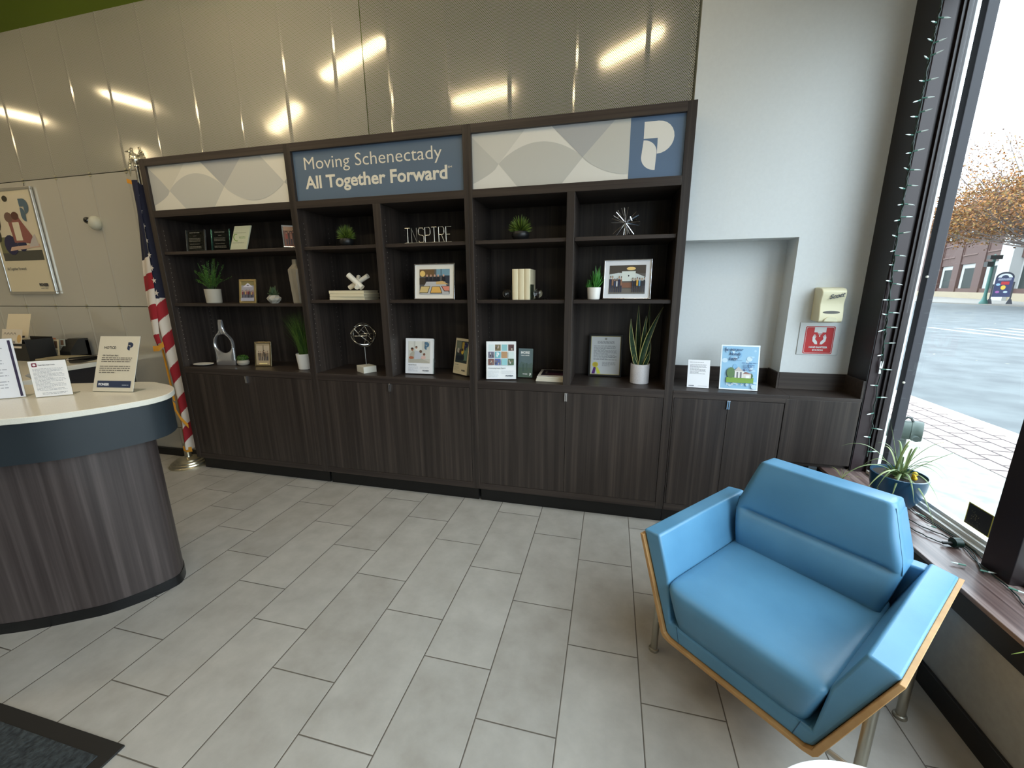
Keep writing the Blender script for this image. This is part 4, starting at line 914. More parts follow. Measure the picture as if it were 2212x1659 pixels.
# ------------------------------------------------------------------ reception desk
def catmull(pts, n=6):
    out = []
    for i in range(len(pts) - 1):
        p0 = Vector(pts[max(i - 1, 0)]); p1 = Vector(pts[i]); p2 = Vector(pts[i + 1]); p3 = Vector(pts[min(i + 2, len(pts) - 1)])
        for k in range(n):
            t_ = k / n; out.append(tuple(.5 * ((2 * p1) + (-p0 + p2) * t_ + (2 * p0 - 5 * p1 + 4 * p2 - p3) * t_ ** 2 + (-p0 + 3 * p1 - 3 * p2 + p3) * t_ ** 3)))
    out.append(pts[-1]); return out
def offset(pts, d):
    out = []
    for i, p in enumerate(pts):
        a = Vector(pts[i]) - Vector(pts[max(i - 1, 0)]); c = Vector(pts[min(i + 1, len(pts) - 1)]) - Vector(pts[i]); tt = (a + c)
        if tt.length < 1e-9: out.append(p); continue
        tt.normalize(); out.append((p[0] - tt.y * d, p[1] + tt.x * d))
    return out
topc = catmull([(-4.7, -1.56), (-3.9, -1.245), (-3.348, -1.046), (-2.787, -.853), (-2.625, -.856), (-2.507, -.888), (-2.41, -.946), (-2.338, -1.030), (-2.316, -1.10), (-2.326, -1.175), (-2.383, -1.305), (-2.477, -1.430), (-2.59, -1.515), (-2.8, -1.64), (-3.1, -1.76), (-3.5, -1.87), (-4.0, -1.95), (-4.7, -2.0)], 5)
# outline runs clockwise: negative side is outside
t = thing('reception_desk', 'curved reception desk with white top, teal band and dark wood body', 'desk', (-3.2, -1.4, 0))
lo = (3.2, 1.4, 0)
quartz = noisy((222, 217, 202), (231, 227, 214), nscale=420, detail=2, rough=.22, lo=.4, hi=.6)
B().prism(topc, 1.043, 1.07).build('desk_top', quartz, t, loc=lo, bevel=.003, angle=.5)
B().prism(offset(topc, -.018), .862, 1.042).build('fascia_band', M((36, 44, 49), .45), t, loc=lo, angle=.5)
body = offset(topc, -.115)
dw = wood_mat((52, 45, 43), (66, 58, 56), (88, 79, 76), 'z', .7)
B().prism(body, .055, .861).build('desk_body', dw, t, loc=lo, angle=.5)
B().prism(offset(topc, -.112), 0, .055).build('toe_kick', M((12, 13, 15), .25), t, loc=lo, angle=.5)
def art_notice(a):
    a.rect(0, 0, 1, 1, (222, 212, 190)); a.text('NOTICE:', .14, .77, .062, (60, 56, 54), .03); a.logo(.72, .74, .14, .15, (40, 52, 78)); a.text('Gift Card Scam Alert', .13, .635, .038, (86, 80, 72), .02, xs=.95)
    a.lines(.12, .52, .9, .62, 3, (120, 112, 100), 3, .4); a.lines(.1, .32, .92, .47, 4, (120, 112, 100), 5, .4); a.rect(.1, .07, .93, .19, (44, 56, 84)); a.text('PIONEER', .13, .105, .058, (230, 232, 236), .05, xs=.9); a.lines(.72, .10, .9, .13, 1, (180, 186, 196), 2)
def art_fraud(a):
    a.rect(0, 0, 1, 1, (236, 232, 228)); a.poly(rr_rect(.08, .84, .22, .95, .02), (120, 40, 60)); a.ell(.15, .895, .04, .03, (240, 236, 232)); a.text('Fraud Alert: Scam Trends', .25, .87, .045, (70, 66, 70), .02, xs=.72); a.lines(.08, .16, .92, .80, 18, (168, 166, 168), 7, .35); a.lines(.2, .05, .9, .12, 2, (140, 138, 140), 3, .3)
def art_left(a):
    a.rect(0, 0, 1, 1, (232, 232, 236)); a.rect(.92, .02, .965, .97, (54, 46, 72)); a.lines(.1, .1, .82, .92, 16, (170, 170, 178), 9, .3)
easel_sign('notice sign with a navy bar in a clear holder on the desk top', -2.656, -1.067, 1.07, .228, .290, 8.5, art_notice, 20)
easel_sign('small text-filled page in a holder between the two taller desk signs', -2.840, -1.194, 1.07, .132, .175, 40, art_fraud, 3)
easel_sign('tall text page with a dark right edge, cut by the photo left edge', -3.045, -1.305, 1.07, .216, .285, 40, art_left, 3)

# rear work counter
t = thing('work_counter', 'white back counter behind the reception desk against the panelled wall', 'counter', (-5.3, -.1, 0))
B().prism([(-1.6, .40), (.70, .40), (.72, -.30), (.9, -.44), (1.15, -.52), (1.13, -.6), (.9, -.62), (-1.6, -.62)], .93, .97).build('counter_top', quartz, t, smooth=False, bevel=.003)
B().box(-1.6, .68, -.55, .40, 0, .93).build('counter_body', M((30, 25, 25), .5), t, smooth=False)
BX = M((20, 19, 18), .45)
t = thing('flyer_box', 'black box of leaning flyers on the back counter', 'box', (-5.36, -.02, .971), R(2))
b = B(); b.box(-.15, .13, -.07, -.066, 0, .155); b.box(-.15, .13, .12, .124, 0, .2); b.box(-.15, -.146, -.07, .12, 0, .155); b.box(.126, .13, -.07, .12, 0, .19); b.box(-.15, .13, -.07, .12, 0, .004)
b.build('box', BX, t, smooth=False, bevel=.002)
a = Art(.25, .17, 0); a.rect(0, 0, 1, 1, (226, 216, 198)); [a.poly([(.16 + .16 * i + .06 * math.cos(R(q)), .70 + .12 * math.sin(R(q))) for q in range(0, 190, 20)] + [(.16 + .16 * i + .045 * math.cos(R(q)), .70 + .09 * math.sin(R(q))) for q in range(180, -10, -20)], (70, 60, 60)) for i in range(4)]; a.lines(.1, .18, .7, .4, 3, (70, 60, 64), 3); a.ell(.86, .5, .1, .22, (216, 180, 120)); a.build('flyer', t, loc=(-.05, -.074, .115), rot=(R(-14), 0, 0))
a = Art(.24, .22, 0); a.rect(0, 0, 1, 1, (226, 212, 182)); a.rect(.02, .0, .85, .08, (40, 34, 50)); a.build('flyer', t, loc=(-.09, .0, .2), rot=(R(-18), 0, R(6)))
t = thing('file_box', 'low black organiser at the left end of the back counter', 'box', (-5.70, .02, .971)); B().box(-.16, .14, -.08, .1, 0, .165).build('box', BX, t, smooth=False, bevel=.003); B().box(-.15, .12, -.06, .09, .165, .172).build('papers', M((200, 186, 150), .7), t, smooth=False)
t = thing('card_rack', 'black rack with business cards and small cards on the back counter', 'rack', (-5.31, .20, .971), R(0))
b = B(); b.prism([(-.08, 0), (.075, 0), (.075, .17), (.0, .17), (-.08, .06)], .10, .235, 'x'); b.box(-.1, .235, -.08, .075, 0, .02); b.box(-.1, .235, .05, .075, 0, .15); b.build('rack_body', BX, t, smooth=False)
for k, (x, z, hh, colr) in enumerate(((-.06, .02, .09, (220, 206, 170)), (.045, .02, .15, (224, 210, 176)), (-.03, .08, .1, (190, 120, 90)), (.09, .07, .1, (170, 180, 176)))):
    a = Art(.09, hh, 0); a.rect(0, 0, 1, 1, colr); a.lines(.15, .1, .85, .35, 3, (120, 106, 90), k); a.rect(.3, .45, .75, .9, (110, 84, 66) if k else (200, 190, 150)); a.build('card', t, loc=(x, -.082 + .03 * (k > 1), z), rot=(R(-8), 0, 0))
t = thing('folded_cloth', 'grey folded papers lying on the back counter', 'papers', (-4.93, .06, .971), R(14)); B().box(-.24, .20, -.13, .1, 0, .012).box(-.22, .17, -.12, .08, .012, .028).box(-.1, .15, -.13, .0, .028, .04).build('sheets', M((150, 140, 112), .8), t, smooth=False, bevel=.004)
t = thing('hand_scanner', 'black handheld device with a bright lens on the back counter', 'device', (-4.62, -.05, .971), R(20))
B().tube([(-.09, -.02, .028), (-.02, 0, .03), (.08, .03, .045), (.2, .07, .06)], .028, 12, taper=[.9, 1, .8, .5]).build('body', BLACKG, t); B().ball((-.092, -.022, .03), .022, 12).build('lens', SILVER, t)

# ------------------------------------------------------------------ floor mat
t = thing('floor_mat', 'dark grey entrance mat with black rubber edge at the photo left corner', 'mat', (-3.3, -2.9, 0))
B().box(-2.0, 1.512, -1.6, 1.107, 0.0006, .008).build('rubber_border', M((26, 25, 24), .6), t, smooth=False, bevel=.002)
B().box(-1.95, 1.462, -1.55, 1.057, .006, .012).build('carpet_pile', noisy((26, 30, 32), (62, 68, 70), nscale=60, detail=6, rough=.95, bump=.6), t, smooth=False)

# ------------------------------------------------------------------ armchair
ch = thing('armchair', 'sky blue leather armchair with plywood shell and steel legs', 'armchair', (.2835, -1.24, 0), R(-42.3217))
BLUE = noisy((84, 137, 171), (92, 146, 180), nscale=6, detail=3, rough=.38, bump=.0, world=False, coat=.0)
_b = BLUE.node_tree.nodes['Principled BSDF']
tn = N(BLUE, 'ShaderNodeTexNoise'); tn.inputs['Scale'].default_value = 420; tn.inputs['Detail'].default_value = 2
tc = N(BLUE, 'ShaderNodeTexCoord'); LK(BLUE, tc.outputs['Object'], tn.inputs['Vector'])
bpn = N(BLUE, 'ShaderNodeBump'); bpn.inputs['Strength'].default_value = .18; bpn.inputs['Distance'].default_value = .001; LK(BLUE, tn.outputs['Fac'], bpn.inputs['Height']); LK(BLUE, bpn.outputs['Normal'], _b.inputs['Normal'])
PLY = noisy((176, 132, 80), (196, 154, 100), nscale=14, rough=.5, world=False)
OUT = [(-.407, .588), (-.274, .205), (-.262, .190), (-.235, .184), (.235, .184), (.262, .190), (.274, .205), (.407, .594)]
INN = [(.3925, .594), (.256, .212), (.235, .199), (-.235, .199), (-.258, .212), (-.3925, .588)]
B().prism(OUT + INN, -.012, .668, 'y').build('plywood_shell', PLY, ch, bevel=.002, angle=.4)
body = [(-.401, .606), (-.390, .586), (-.257, .2125), (-.234, .200), (.234, .200), (.255, .2125), (.390, .590), (.396, .604), (.322, .616), (.266, .45), (.245, .265), (-.245, .265), (-.270, .45), (-.326, .616)]
B().prism(body, 0, .655, 'y').build('upholstered_arms', BLUE, ch, bevel=.009, seg=4, angle=.9)
B().prism([(.200, .600), (.322, .606), (.275, .45), (.245, .27), (-.245, .27), (-.275, .45), (-.322, .606), (-.2, .6)], .60, .655, 'y').build('rear_panel', BLUE, ch, bevel=.008, seg=3, angle=.7)
# seams on the arm fronts
sm = M((40, 84, 112), .5)
for sg in (-1, 1):
    B().tube([(sg * .215, -.0005, .27), (sg * .20, -.0005, .205)], .0013, 5).build('front_seam', sm, ch)
# seat cushion: lofted with rounded crown
rs = []
def supe(sx, sy, z, cx, cy, n=88, p=14.0):
    out = []
    for j in range(n):
        a = 2 * PI * j / n; c_, s_ = math.cos(a), math.sin(a)
        out.append((cx + sx * math.copysign(abs(c_) ** (2 / p), c_), cy + sy * math.copysign(abs(s_) ** (2 / p), s_), z))
    return out
for z, sx, y0, y1 in ((.262, .216, .012, .56), (.268, .228, .002, .58), (.30, .236, -.008, .59), (.35, .248, -.018, .6), (.40, .260, -.026, .6), (.420, .266, -.026, .6), (.432, .268, -.020, .6), (.440, .264, -.008, .595), (.4445, .255, .008, .59), (.4475, .235, .03, .57), (.4495, .18, .09, .5), (.450, .06, .22, .4)):
    rs.append(supe(sx, (y1 - y0) / 2, z, 0, (y0 + y1) / 2))
B().rings(rs).build('seat_cushion', BLUE, ch, angle=2.5)
# back cushion
rs = []
wz = lerpf([(.832, .216), (.82, .224), (.64, .276), (.60, .282), (.43, .252)])
def back_ring(z, grow=0.0):
    wv = wz(z) + grow; k = (z - .43) / .40; yf = .470 + .062 * k; yb = .60 + .012 * k
    out = []; n = 60
    cre = math.exp(-((z - .603) / .010) ** 2) * .013
    bul = .020 * math.sin(PI * min(1, max(0, (z - .43) / .172))) if z < .603 else .016 * math.sin(PI * min(1, (z - .603) / .24))
    for j in range(n + 1):
        s_ = -1 + 2 * j / n; x = wv * s_; e = max(0, abs(s_) - .90) / .10
        edge = 1 - .55 * e ** 2.5
        cr = cre if abs(x) < .232 else cre * max(0, 1 - (abs(x) - .232) / .03)
        out.append((x, yf - bul * edge + cr + .016 * (1 - edge), z))
    for j in range(n, -1, -1):
        s_ = -1 + 2 * j / n; out.append((wv * s_, yb + .035, z - .012 * (z > .8)))
    return out
zs = [.40] + [.43 + .01 * i for i in range(16)] + [.585, .592, .597, .6, .603, .606, .609, .614, .622] + [.63 + .0125 * i for i in range(15)] + [.815, .824]
rs = [back_ring(z) for z in zs]
last = rs[-1]
for f, dz in ((.975, .006), (.93, .010), (.8, .012)):
    cy = .585; rs.append([(p[0] * (f * .5 + .5), cy + (p[1] - cy) * f, .824 + dz - (.008 if p[1] > .585 else 0)) for p in last])
B().rings(rs).build('back_cushion', BLUE, ch, angle=2.5)
b = B(); b.tube([(wz(z) * 1.0, .478 + .060 * (z - .43) / .4, z) for z in [.60 + .02 * i for i in range(12)]], .0013, 5); b.build('back_seam', sm, ch)
b = B(); b.tube([(-wz(z) * 1.0, .478 + .060 * (z - .43) / .4, z) for z in [.60 + .02 * i for i in range(12)]], .0013, 5); b.build('back_seam', sm, ch)
B().tube([(-.212, .553, .831), (0, .546, .8335), (.212, .553, .831)], .0013, 5).build('back_seam', sm, ch)
for sx in (-1, 1):
    for ty in (.072, .588):
        B().tube([(sx * .352, ty, .006), (sx * .348, ty, .44)], .0145, 14).lathe([(.021, 0), (.022, .004), (.020, .012), (.016, .014)], (sx * .352, ty), 16).build('leg', M((176, 172, 160), .32, .9), ch)
for ty in (.072, .588): B().tube([(-.35, ty, .165), (.35, ty, .165)], .0085, 10).build('crossbar', M((190, 186, 176), .3, .9), ch)

# ------------------------------------------------------------------ white round table (bottom edge)
t = thing('side_table', 'white round table top peeking in at the bottom edge', 'table', (.43, -1.905, 0))
B().lathe([(.001, .428), (.26, .428), (.275, .434), (.28, .442), (.278, .450), (.27, .452), (.001, .452)], n=72).build('table_top', M((236, 236, 236), .3), t, angle=.6)
B().lathe([(.18, 0), (.18, .008), (.03, .02), (.025, .04), (.025, .428)], n=32).build('pedestal', STEEL, t, angle=.6)

# ------------------------------------------------------------------ window sill things
# spider plant in blue pot
t = plant_thing('spider plant with a yellow bloom in a blue pot on the sill', 1.238, -.30, .505, name='spider_plant')
navy = M((26, 70, 98), .28, 0, .3)
B().lathe([(.052, 0), (.070, .010), (.096, .06), (.108, .11), (.112, .165), (.106, .166), (.103, .15), (.001, .145)], n=44, sx=.98).build('pot', navy, t, angle=.7)
B().lathe([(.103, .1505), (.001, .152)], n=20).build('soil', M((46, 40, 32), .9), t)
b = B(); rr = random.Random(31)
base = Vector((0, 0, .15))
tips = [(-.24, .05, .27), (-.16, 0, .19), (-.07, .02, .42), (.03, .02, .33), (.107, -.128, .382), (.107, -.203, .397), (.107, -.121, .287), (.107, -.114, .239), (.107, -.117, .186), (-.08, -.06, .02), (-.12, -.05, .03), (.0, .0, .24), (.04, .03, .30), (-.14, -.1, .12), (-.20, -.12, .10), (-.10, -.14, .06), (.08, -.15, .10), (-.02, -.16, .09), (.02, .10, .3), (.10, .06, .28), (-.05, .09, .26), (-.28, -.05, .12), (.0, -.05, .31), (.105, -.13, .21), (-.10, .04, .30), (.05, -.2, -.0)]
for tp in tips:
    tp = Vector(tp); p = base + Vector((rr.uniform(-.02, .02), rr.uniform(-.02, .02), 0)); bend = Vector((0, 0, .05 + .10 * (tp.xy.length)))
    if (tp.z + .505) > .9: bend = Vector((0, 0, .01))
    b.leaf(p, tp, .0055, bend=bend, n=10, m=rr.choice((0, 0, 1)), shape=1, side=Vector((-tp.y, tp.x, 0)) if tp.xy.length > .02 else (1, 0, 0), fold=-.4)
for i in range(26):
    a = rr.uniform(0, 2 * PI); ln = rr.uniform(.03, .08); b.leaf(base, base + Vector((math.cos(a) * ln, math.sin(a) * ln, rr.uniform(.01, .07))), .005, n=4, m=2, shape=1)
b.build('leaves', [M((120, 140, 92), .45), M((160, 172, 118), .45), M((74, 100, 50), .5)], t, fix=False)
b = B(); b.ball((.035, -.045, .165), .012, 10).ball((.038, -.04, .185), .011, 10).ball((.028, -.05, .178), .009, 8); b.build('yellow_bloom', M((232, 190, 20), .5), t)
# small air plant at the sill's far left corner
t = plant_thing('wispy pale plant sprigs lying at the inner corner of the sill', 1.135, -.02, .505, name='plant_sprig')
b = B(); rr = random.Random(5)
for tp in ((-.06, -.12, .10), (-.01, -.09, .09), (.03, -.06, .07), (.06, -.02, .05), (-.03, -.16, .06), (.05, -.12, .05), (-.08, -.05, .08)): b.leaf((0, -.03, .002), tp, .003, bend=(0, 0, .02), n=6, m=rr.choice((0, 1)), shape=1, side=(1, .2, 0))
b.build('leaves', [M((150, 156, 96), .5), M((190, 190, 150), .5)], t, fix=False)
# another leaf entering at the right edge
t = plant_thing('pale green strap leaf hanging over the sill at the right edge', 1.15, -1.36, .505, name='trailing_leaf')
b = B(); b.leaf((.08, .02, .005), (-.16, .095, .025), .012, bend=(0, 0, .07), n=10, shape=1, side=(.2, 1, 0), fold=-.3); b.build('leaf', M((150, 178, 92), .45), t, fix=False)

# string lights on the jamb
sl = thing('string_lights', 'green string of clear mini bulbs hanging down the window jamb', 'string lights', (1.22, .075, 0))
path = [(1.223, 2.99), (1.223, 2.85), (1.222, 2.769), (1.219, 2.668), (1.219, 2.536), (1.221, 2.398), (1.222, 2.257), (1.226, 2.131), (1.23, 2.002), (1.232, 1.892), (1.238, 1.744), (1.249, 1.592), (1.262, 1.423), (1.268, 1.323), (1.282, 1.145), (1.285, .986), (1.292, .851), (1.30, .768), (1.30, .569)]
pp = catmull([(x, z) for x, z in path], 4)
GW = M((16, 38, 32), .55); b = B()
b.tube([(x - 1.22 + .004 * math.sin(i * 1.9), .004 * math.cos(i * 1.9), z) for i, (x, z) in enumerate(pp) if z > .57], .003, 5)
b.tube([(x - 1.22 - .004 * math.sin(i * 1.9), -.004 * math.cos(i * 1.9), z) for i, (x, z) in enumerate(pp) if z > 1.15], .003, 5)
b.tube([(x - 1.22 + .004 * math.cos(i * 2.3), -.004 * math.sin(i * 2.3) - .004, z) for i, (x, z) in enumerate(pp) if z > 1.1], .0026, 5)
b.build('wire', GW, sl)
zz = 2.93; k = 0; rr = random.Random(12)
def xat(z):
    for (x0, z0), (x1, z1) in zip(path, path[1:]):
        if z0 >= z >= z1: return x0 + (x1 - x0) * (z0 - z) / (z0 - z1)
    return path[-1][0]
BULB = M((226, 240, 236), .15, 0, 1)
while zz > .6:
    for sg in ((-1, 1) if (zz > 1.3) else ((1,) if k % 2 else (-1,))):
        x = xat(zz) - 1.22; d = Vector((sg, -.5 + rr.uniform(-.3, .2), rr.uniform(-.35, .25))).normalized(); z1 = zz + rr.uniform(-.015, .015)
        p = Vector((x, 0, z1)); q = p + d * .022
        s_ = B(); s_.tube([p, q], .0032, 6); s_.build('bulb_socket', M((72, 120, 106), .5), sl)
        B().tube([q, q + d * .010, q + d * .018, q + d * .026], .0032, 8, taper=[1, 1.05, .7, .1]).build('bulb', BULB, sl)
    zz -= .079; k += 1
B().box(.052, .066, -.006, -.004, 1.13, 1.17).box(.054, .064, -.004, -.002, 1.10, 1.125).build('wire_tag', M((220, 222, 220), .5), sl, smooth=False)
# cord on the sill
t = thing('sill_cord', 'tangled green light cord with a round plug lying on the sill', 'cord', (1.25, -.6, .505))
b = B(); rr = random.Random(9)
def wire(pts, r=.0024): b.tube([(p[0] - 1.25, p[1] + .6, .004 + (p[2] if len(p) > 2 else 0)) for p in [(*q, .004 * rr.random()) for q in catmull(pts, 5)]], r, 6)
wire([(1.30, .05), (1.305, -.15), (1.285, -.42), (1.30, -.50), (1.305, -.60), (1.29, -.66), (1.27, -.74), (1.262, -.80), (1.255, -.92), (1.225, -1.02), (1.2, -1.2), (1.21, -1.5)])
wire([(1.16, -.46), (1.18, -.56), (1.21, -.62), (1.25, -.65), (1.28, -.66)]); wire([(1.20, -.42), (1.235, -.52), (1.27, -.57), (1.30, -.64), (1.295, -.70), (1.255, -.78), (1.235, -.83)]); wire([(1.29, -.38), (1.31, -.52), (1.315, -.66), (1.30, -.73)])
b.build('wire', GW, t)
B().tube([(.0, -.055, .022), (.028, -.052, .022)], .020, 16).build('round_plug', M((16, 48, 40), .4), t)
B().tube([(-.03, -.05, .012), (0, -.055, .018)], .006, 8).build('plug_tip', M((30, 34, 34), .4), t)
for (x, y, d) in ((-.02, -.22, (1, -.2, 0)), (.0, -.31, (.8, -.6, 0)), (-.05, -.20, (-1, .3, 0)), (.03, .08, (-1, 0, .3)), (.045, .17, (-.6, .6, .2))):
    p = Vector((x, y, .010)); d = Vector(d).normalized(); B().tube([p, p + d * .022], .0034, 6).build('bulb_socket', M((90, 138, 122), .5), t); B().tube([p + d * .022, p + d * .035, p + d * .046], .0034, 8, taper=[1, .9, .1]).build('bulb', BULB, t)
# sticker on glass
t = thing('window_sticker', 'black square sticker with yellow border at the pane bottom', 'sticker', (1.3575, -.600, .568), R(-90))
a = Art(.12, .097, 0); a.rect(0, 0, 1, 1, (210, 196, 70)); a.rect(.03, .03, .97, .97, (14, 16, 16))
rr = random.Random(4)
for i in range(40): a.ell(.4 + rr.gauss(0, .12), .5 + rr.gauss(0, .18), .012, .014, (110, 104, 80) if i % 3 else (170, 160, 110), 6)
a.lines(.1, .08, .8, .2, 3, (80, 76, 60), 3); a.build('print', t); B().box(-.06, .06, .0002, .001, 0, .097).build('film', BLACK, t, smooth=False)

# ------------------------------------------------------------------ outside
gz = -.05
conc = noisy((104, 107, 100), (132, 134, 124), nscale=9, detail=8, rough=.85)
o = B().box(1.46, 3.2, -12, 70, gz - .3, gz).build('sidewalk', conc, smooth=False); tag(o, 'pale concrete walk strip just outside the window', 'sidewalk')
o = B().box(3.2, 4.12, -12, 70, gz - .3, gz + .001).build('brick_paving', brick_mat((138, 120, 114), (148, 128, 122), (48, 38, 36), .27, .20, .013, ('Y', 'X')), smooth=False); tag(o, 'brick paved strip between the concrete walk and the kerb', 'paving')
o = B().box(4.12, 4.30, -12, 70, gz - .3, gz + .01).build('kerb', M((176, 174, 164), .8), smooth=False); tag(o, 'light stone kerb along the near side of the road', 'kerb')
road = noisy((60, 64, 66), (82, 87, 88), nscale=1.5, detail=9, rough=.9)
o = B().box(4.3, 33.0, -30, 110, gz - .4, gz - .10).build('road', road, smooth=False); tag(o, 'grey asphalt road with scattered leaves', 'road')
b = B()
for i in range(5): b.box(13 + i * .9, 13.25 + i * .9, 13.2, 18.5, gz - .0995, gz - .098)
b.add([(12.6, 13, gz - .097), (12.9, 13, gz - .097), (20.3, 19, gz - .097), (20, 19, gz - .097)], [(0, 1, 2, 3)])
tag(b.build('road_marking', M((134, 148, 156), .8), smooth=False), 'pale painted hatch lines on the road', 'road marking')
rr = random.Random(17); b = B()
for i in range(170):
    y = rr.uniform(1, 26); x = 4.5 + (y + 4) * rr.uniform(.15, 1.0); s_ = .05 + .01 * rr.random()
    b.leaf((x, y, gz - .094), (x + rr.uniform(-s_, s_) * 1.4, y + rr.uniform(-s_, s_) * 1.4, gz - .088), s_ * .4, n=3, side=(rr.uniform(-1, 1), rr.uniform(-1, 1), 0))
tag(b.build('fallen_leaves', M((170, 164, 138), .8), fix=False), 'pale fallen leaves scattered over the road', 'leaves', kind='stuff')
o = B().box(33.0, 80, 18, 110, gz - .3, gz + .0).build('far_sidewalk', M((112, 108, 102), .85), smooth=False); tag(o, 'far pavement in front of the brick building', 'sidewalk')
# fire department connection
t = thing('standpipe', 'grey-green capped hose connection standing outside the window', 'standpipe', (1.98, .86, gz))
FG = M((62, 73, 67), .5, .2); ax = Vector((.86, -.5, .02))
def al(k, z=.60): return tuple(ax * k + Vector((-.03, 0, z)))
B().tube([(-.04, .02, 0), (-.04, .02, .55)], .04, 16).build('riser', FG, t, angle=.7)
B().tube([al(-.10), al(.028), al(.036)], .068, 22, taper=[1, 1, .9]).build('valve_body', FG, t, angle=.7)
B().tube([al(.033), al(.042), al(.085), al(.092)], .073, 22, taper=[.92, 1, 1, .92]).build('hose_cap', FG, t, angle=.7)
B().tube([tuple(Vector(al(.06, .57)) + Vector((-.035, -.05, 0))), tuple(Vector(al(.065, .565)) + Vector((-.05, -.085, 0)))], .02, 12).build('lug', M((50, 60, 56), .5), t)
B().tube([al(-.02, .67), al(.0, .695), al(.02, .69), al(.035, .665)], .008, 8).build('chain', M((46, 52, 50), .5), t)
# building
P1 = Vector((50.3, 77.3)); P2 = Vector((41.5, 52.1)); dd = (P2 - P1).normalized(); nn = Vector((-dd.y, dd.x))
ang = math.atan2(dd.y, dd.x)
bl = thing('brick_building', 'brown brick building with white-framed windows across the road', 'building', (P1.x, P1.y, gz), ang)
# local: x along facade toward the viewer's right, +y = which side? flip so that facade faces the viewer
test = Vector((-math.sin(ang), math.cos(ang))); toward = Vector((-.185, -2.53)) - P1
fs = 1 if test.dot(toward) > 0 else -1          # outward normal sign along local y
def fb(bb, name, mat, par=bl, **k): return bb.build(name, mat, par, smooth=False, **k)
brk = M((70, 47, 41), .9); STN = M((136, 124, 102), .8); WHT = M((150, 150, 148), .8); DG = M((30, 38, 36), .7, 0, 0, .15)
def Y(a, c): return (min(a * fs, c * fs), max(a * fs, c * fs))
b = B(); y0, y1 = Y(-14, -.6); b.box(-40, 62, y0, y1, 0, 12.9); fb(b, 'wall', brk)
bays = [-34.2 + 8.45 * k for k in range(-1, 12)]
b = B()
for k, s0 in enumerate(bays):
    y0, y1 = Y(-.6, 0); b.box(s0 - 4.0, s0 - 1.5, y0, y1, 0, 12.9)
y0, y1 = Y(-.6, -.15); b.box(-40, 62, y0, y1, 4.6, 8.2); b.box(-40, 62, y0, y1, 0, 1.3); b.box(-40, 62, y0, y1, 12.0, 12.9)
fb(b, 'pilaster', brk)
b = B(); y0, y1 = Y(-.6, .15); b.box(-40, 62, y0, y1, 0, .8); fb(b, 'stone_base', STN)
for k, s0 in enumerate(bays):
    for (z0, z1) in ((1.3, 4.3), (8.5, 12.0)):
        f = B(); y0, y1 = Y(-.6, -.35); f.box(s0 - 1.4, s0 + 4.35, y0, y1, z0, z1 + .3); o = fb(f, 'window_surround', WHT)
        g_ = B(); y0, y1 = Y(-.34, -.30); g_.box(s0 - .2, s0 + 4.3, y0, y1, z0, z1 - .3); g_.build('glass', DG, o, smooth=False)
    f = B(); y0, y1 = Y(-.15, -.05); f.box(s0 - 1.2, s0 + 4.1, y0, y1, 5.7, 5.85); f.box(s0 - 1.2, s0 + 4.1, y0, y1, 7.4, 7.55); f.box(s0 - 1.2, s0 - 1.1, y0, y1, 5.85, 7.4); fb(f, 'panel_moulding', M((84, 60, 52), .8))
f = B(); y0, y1 = Y(-.6, .5); f.box(21.0, 24.2, y0, y1, 0, 13.3); fb(f, 'white_pier', WHT)
# kiosk sign, signal post
t = thing('kiosk_sign', 'arched blue and red notice board on two posts across the road', 'sign', (34.35, 44.6, gz), R(-33))
for sg, hh in ((-1, 1.75), (1, 1.95)):
    b = B(); b.box(sg * .60 - .05, sg * .60 + .05, -.07, .07, .3, hh); b.prism([(sg * .60 - .2, 0), (sg * .60 + .2, 0), (sg * .60 + .09, .42), (sg * .60 - .09, .42)], -.16, .16, 'y'); b.build('post', M((40, 42, 52), .5), t, smooth=False)
a = Art(1.06, 2.2, -.06); a.rect(0, 0, 1, .78, (40, 48, 92)); a.ell(.5, .78, .5, .22, (30, 36, 56), 16, 0, PI); a.ell(.5, .78, .4, .16, (214, 220, 228), 16, 0, PI); a.ell(.5, .78, .2, .1, (40, 48, 80), 12, 0, PI); a.rect(.35, .5, .8, .62, (186, 36, 44)); a.ell(.52, .38, .14, .09, (226, 190, 60)); a.ell(.2, .5, .12, .05, (150, 190, 220)); a.ell(.7, .2, .12, .04, (190, 210, 230)); a.ell(.25, .2, .12, .05, (160, 90, 160)); a.lines(.15, .66, .9, .75, 2, (214, 220, 230), 3)
a.build('notice_face', t, loc=(0, 0, .62)); B().prism([(-.54, .62), (.54, .62), (.54, 2.34)] + [(.54 * math.cos(PI * i / 12), 2.34 + .49 * math.sin(PI * i / 12)) for i in range(1, 12)] + [(-.54, 2.34)], -.05, .05, 'y').build('board', M((34, 36, 50), .6), t, smooth=False)
t = thing('signal_post', 'green street post with black traffic signal heads by the notice board', 'traffic light', (33.35, 44.79, gz), 0)
B().lathe([(.30, 0), (.30, .15), (.20, .3), (.14, .6), (.12, .9), (.11, 4.2), (.16, 4.25), (.02, 4.4)], n=16).build('post', M((40, 92, 84), .5), t, angle=.6)
B().box(-.55, -.1, -.2, .2, 3.3, 3.75).box(-.45, .45, -.2, .2, 3.95, 4.3).build('signal_head', M((24, 26, 26), .5), t, smooth=False)
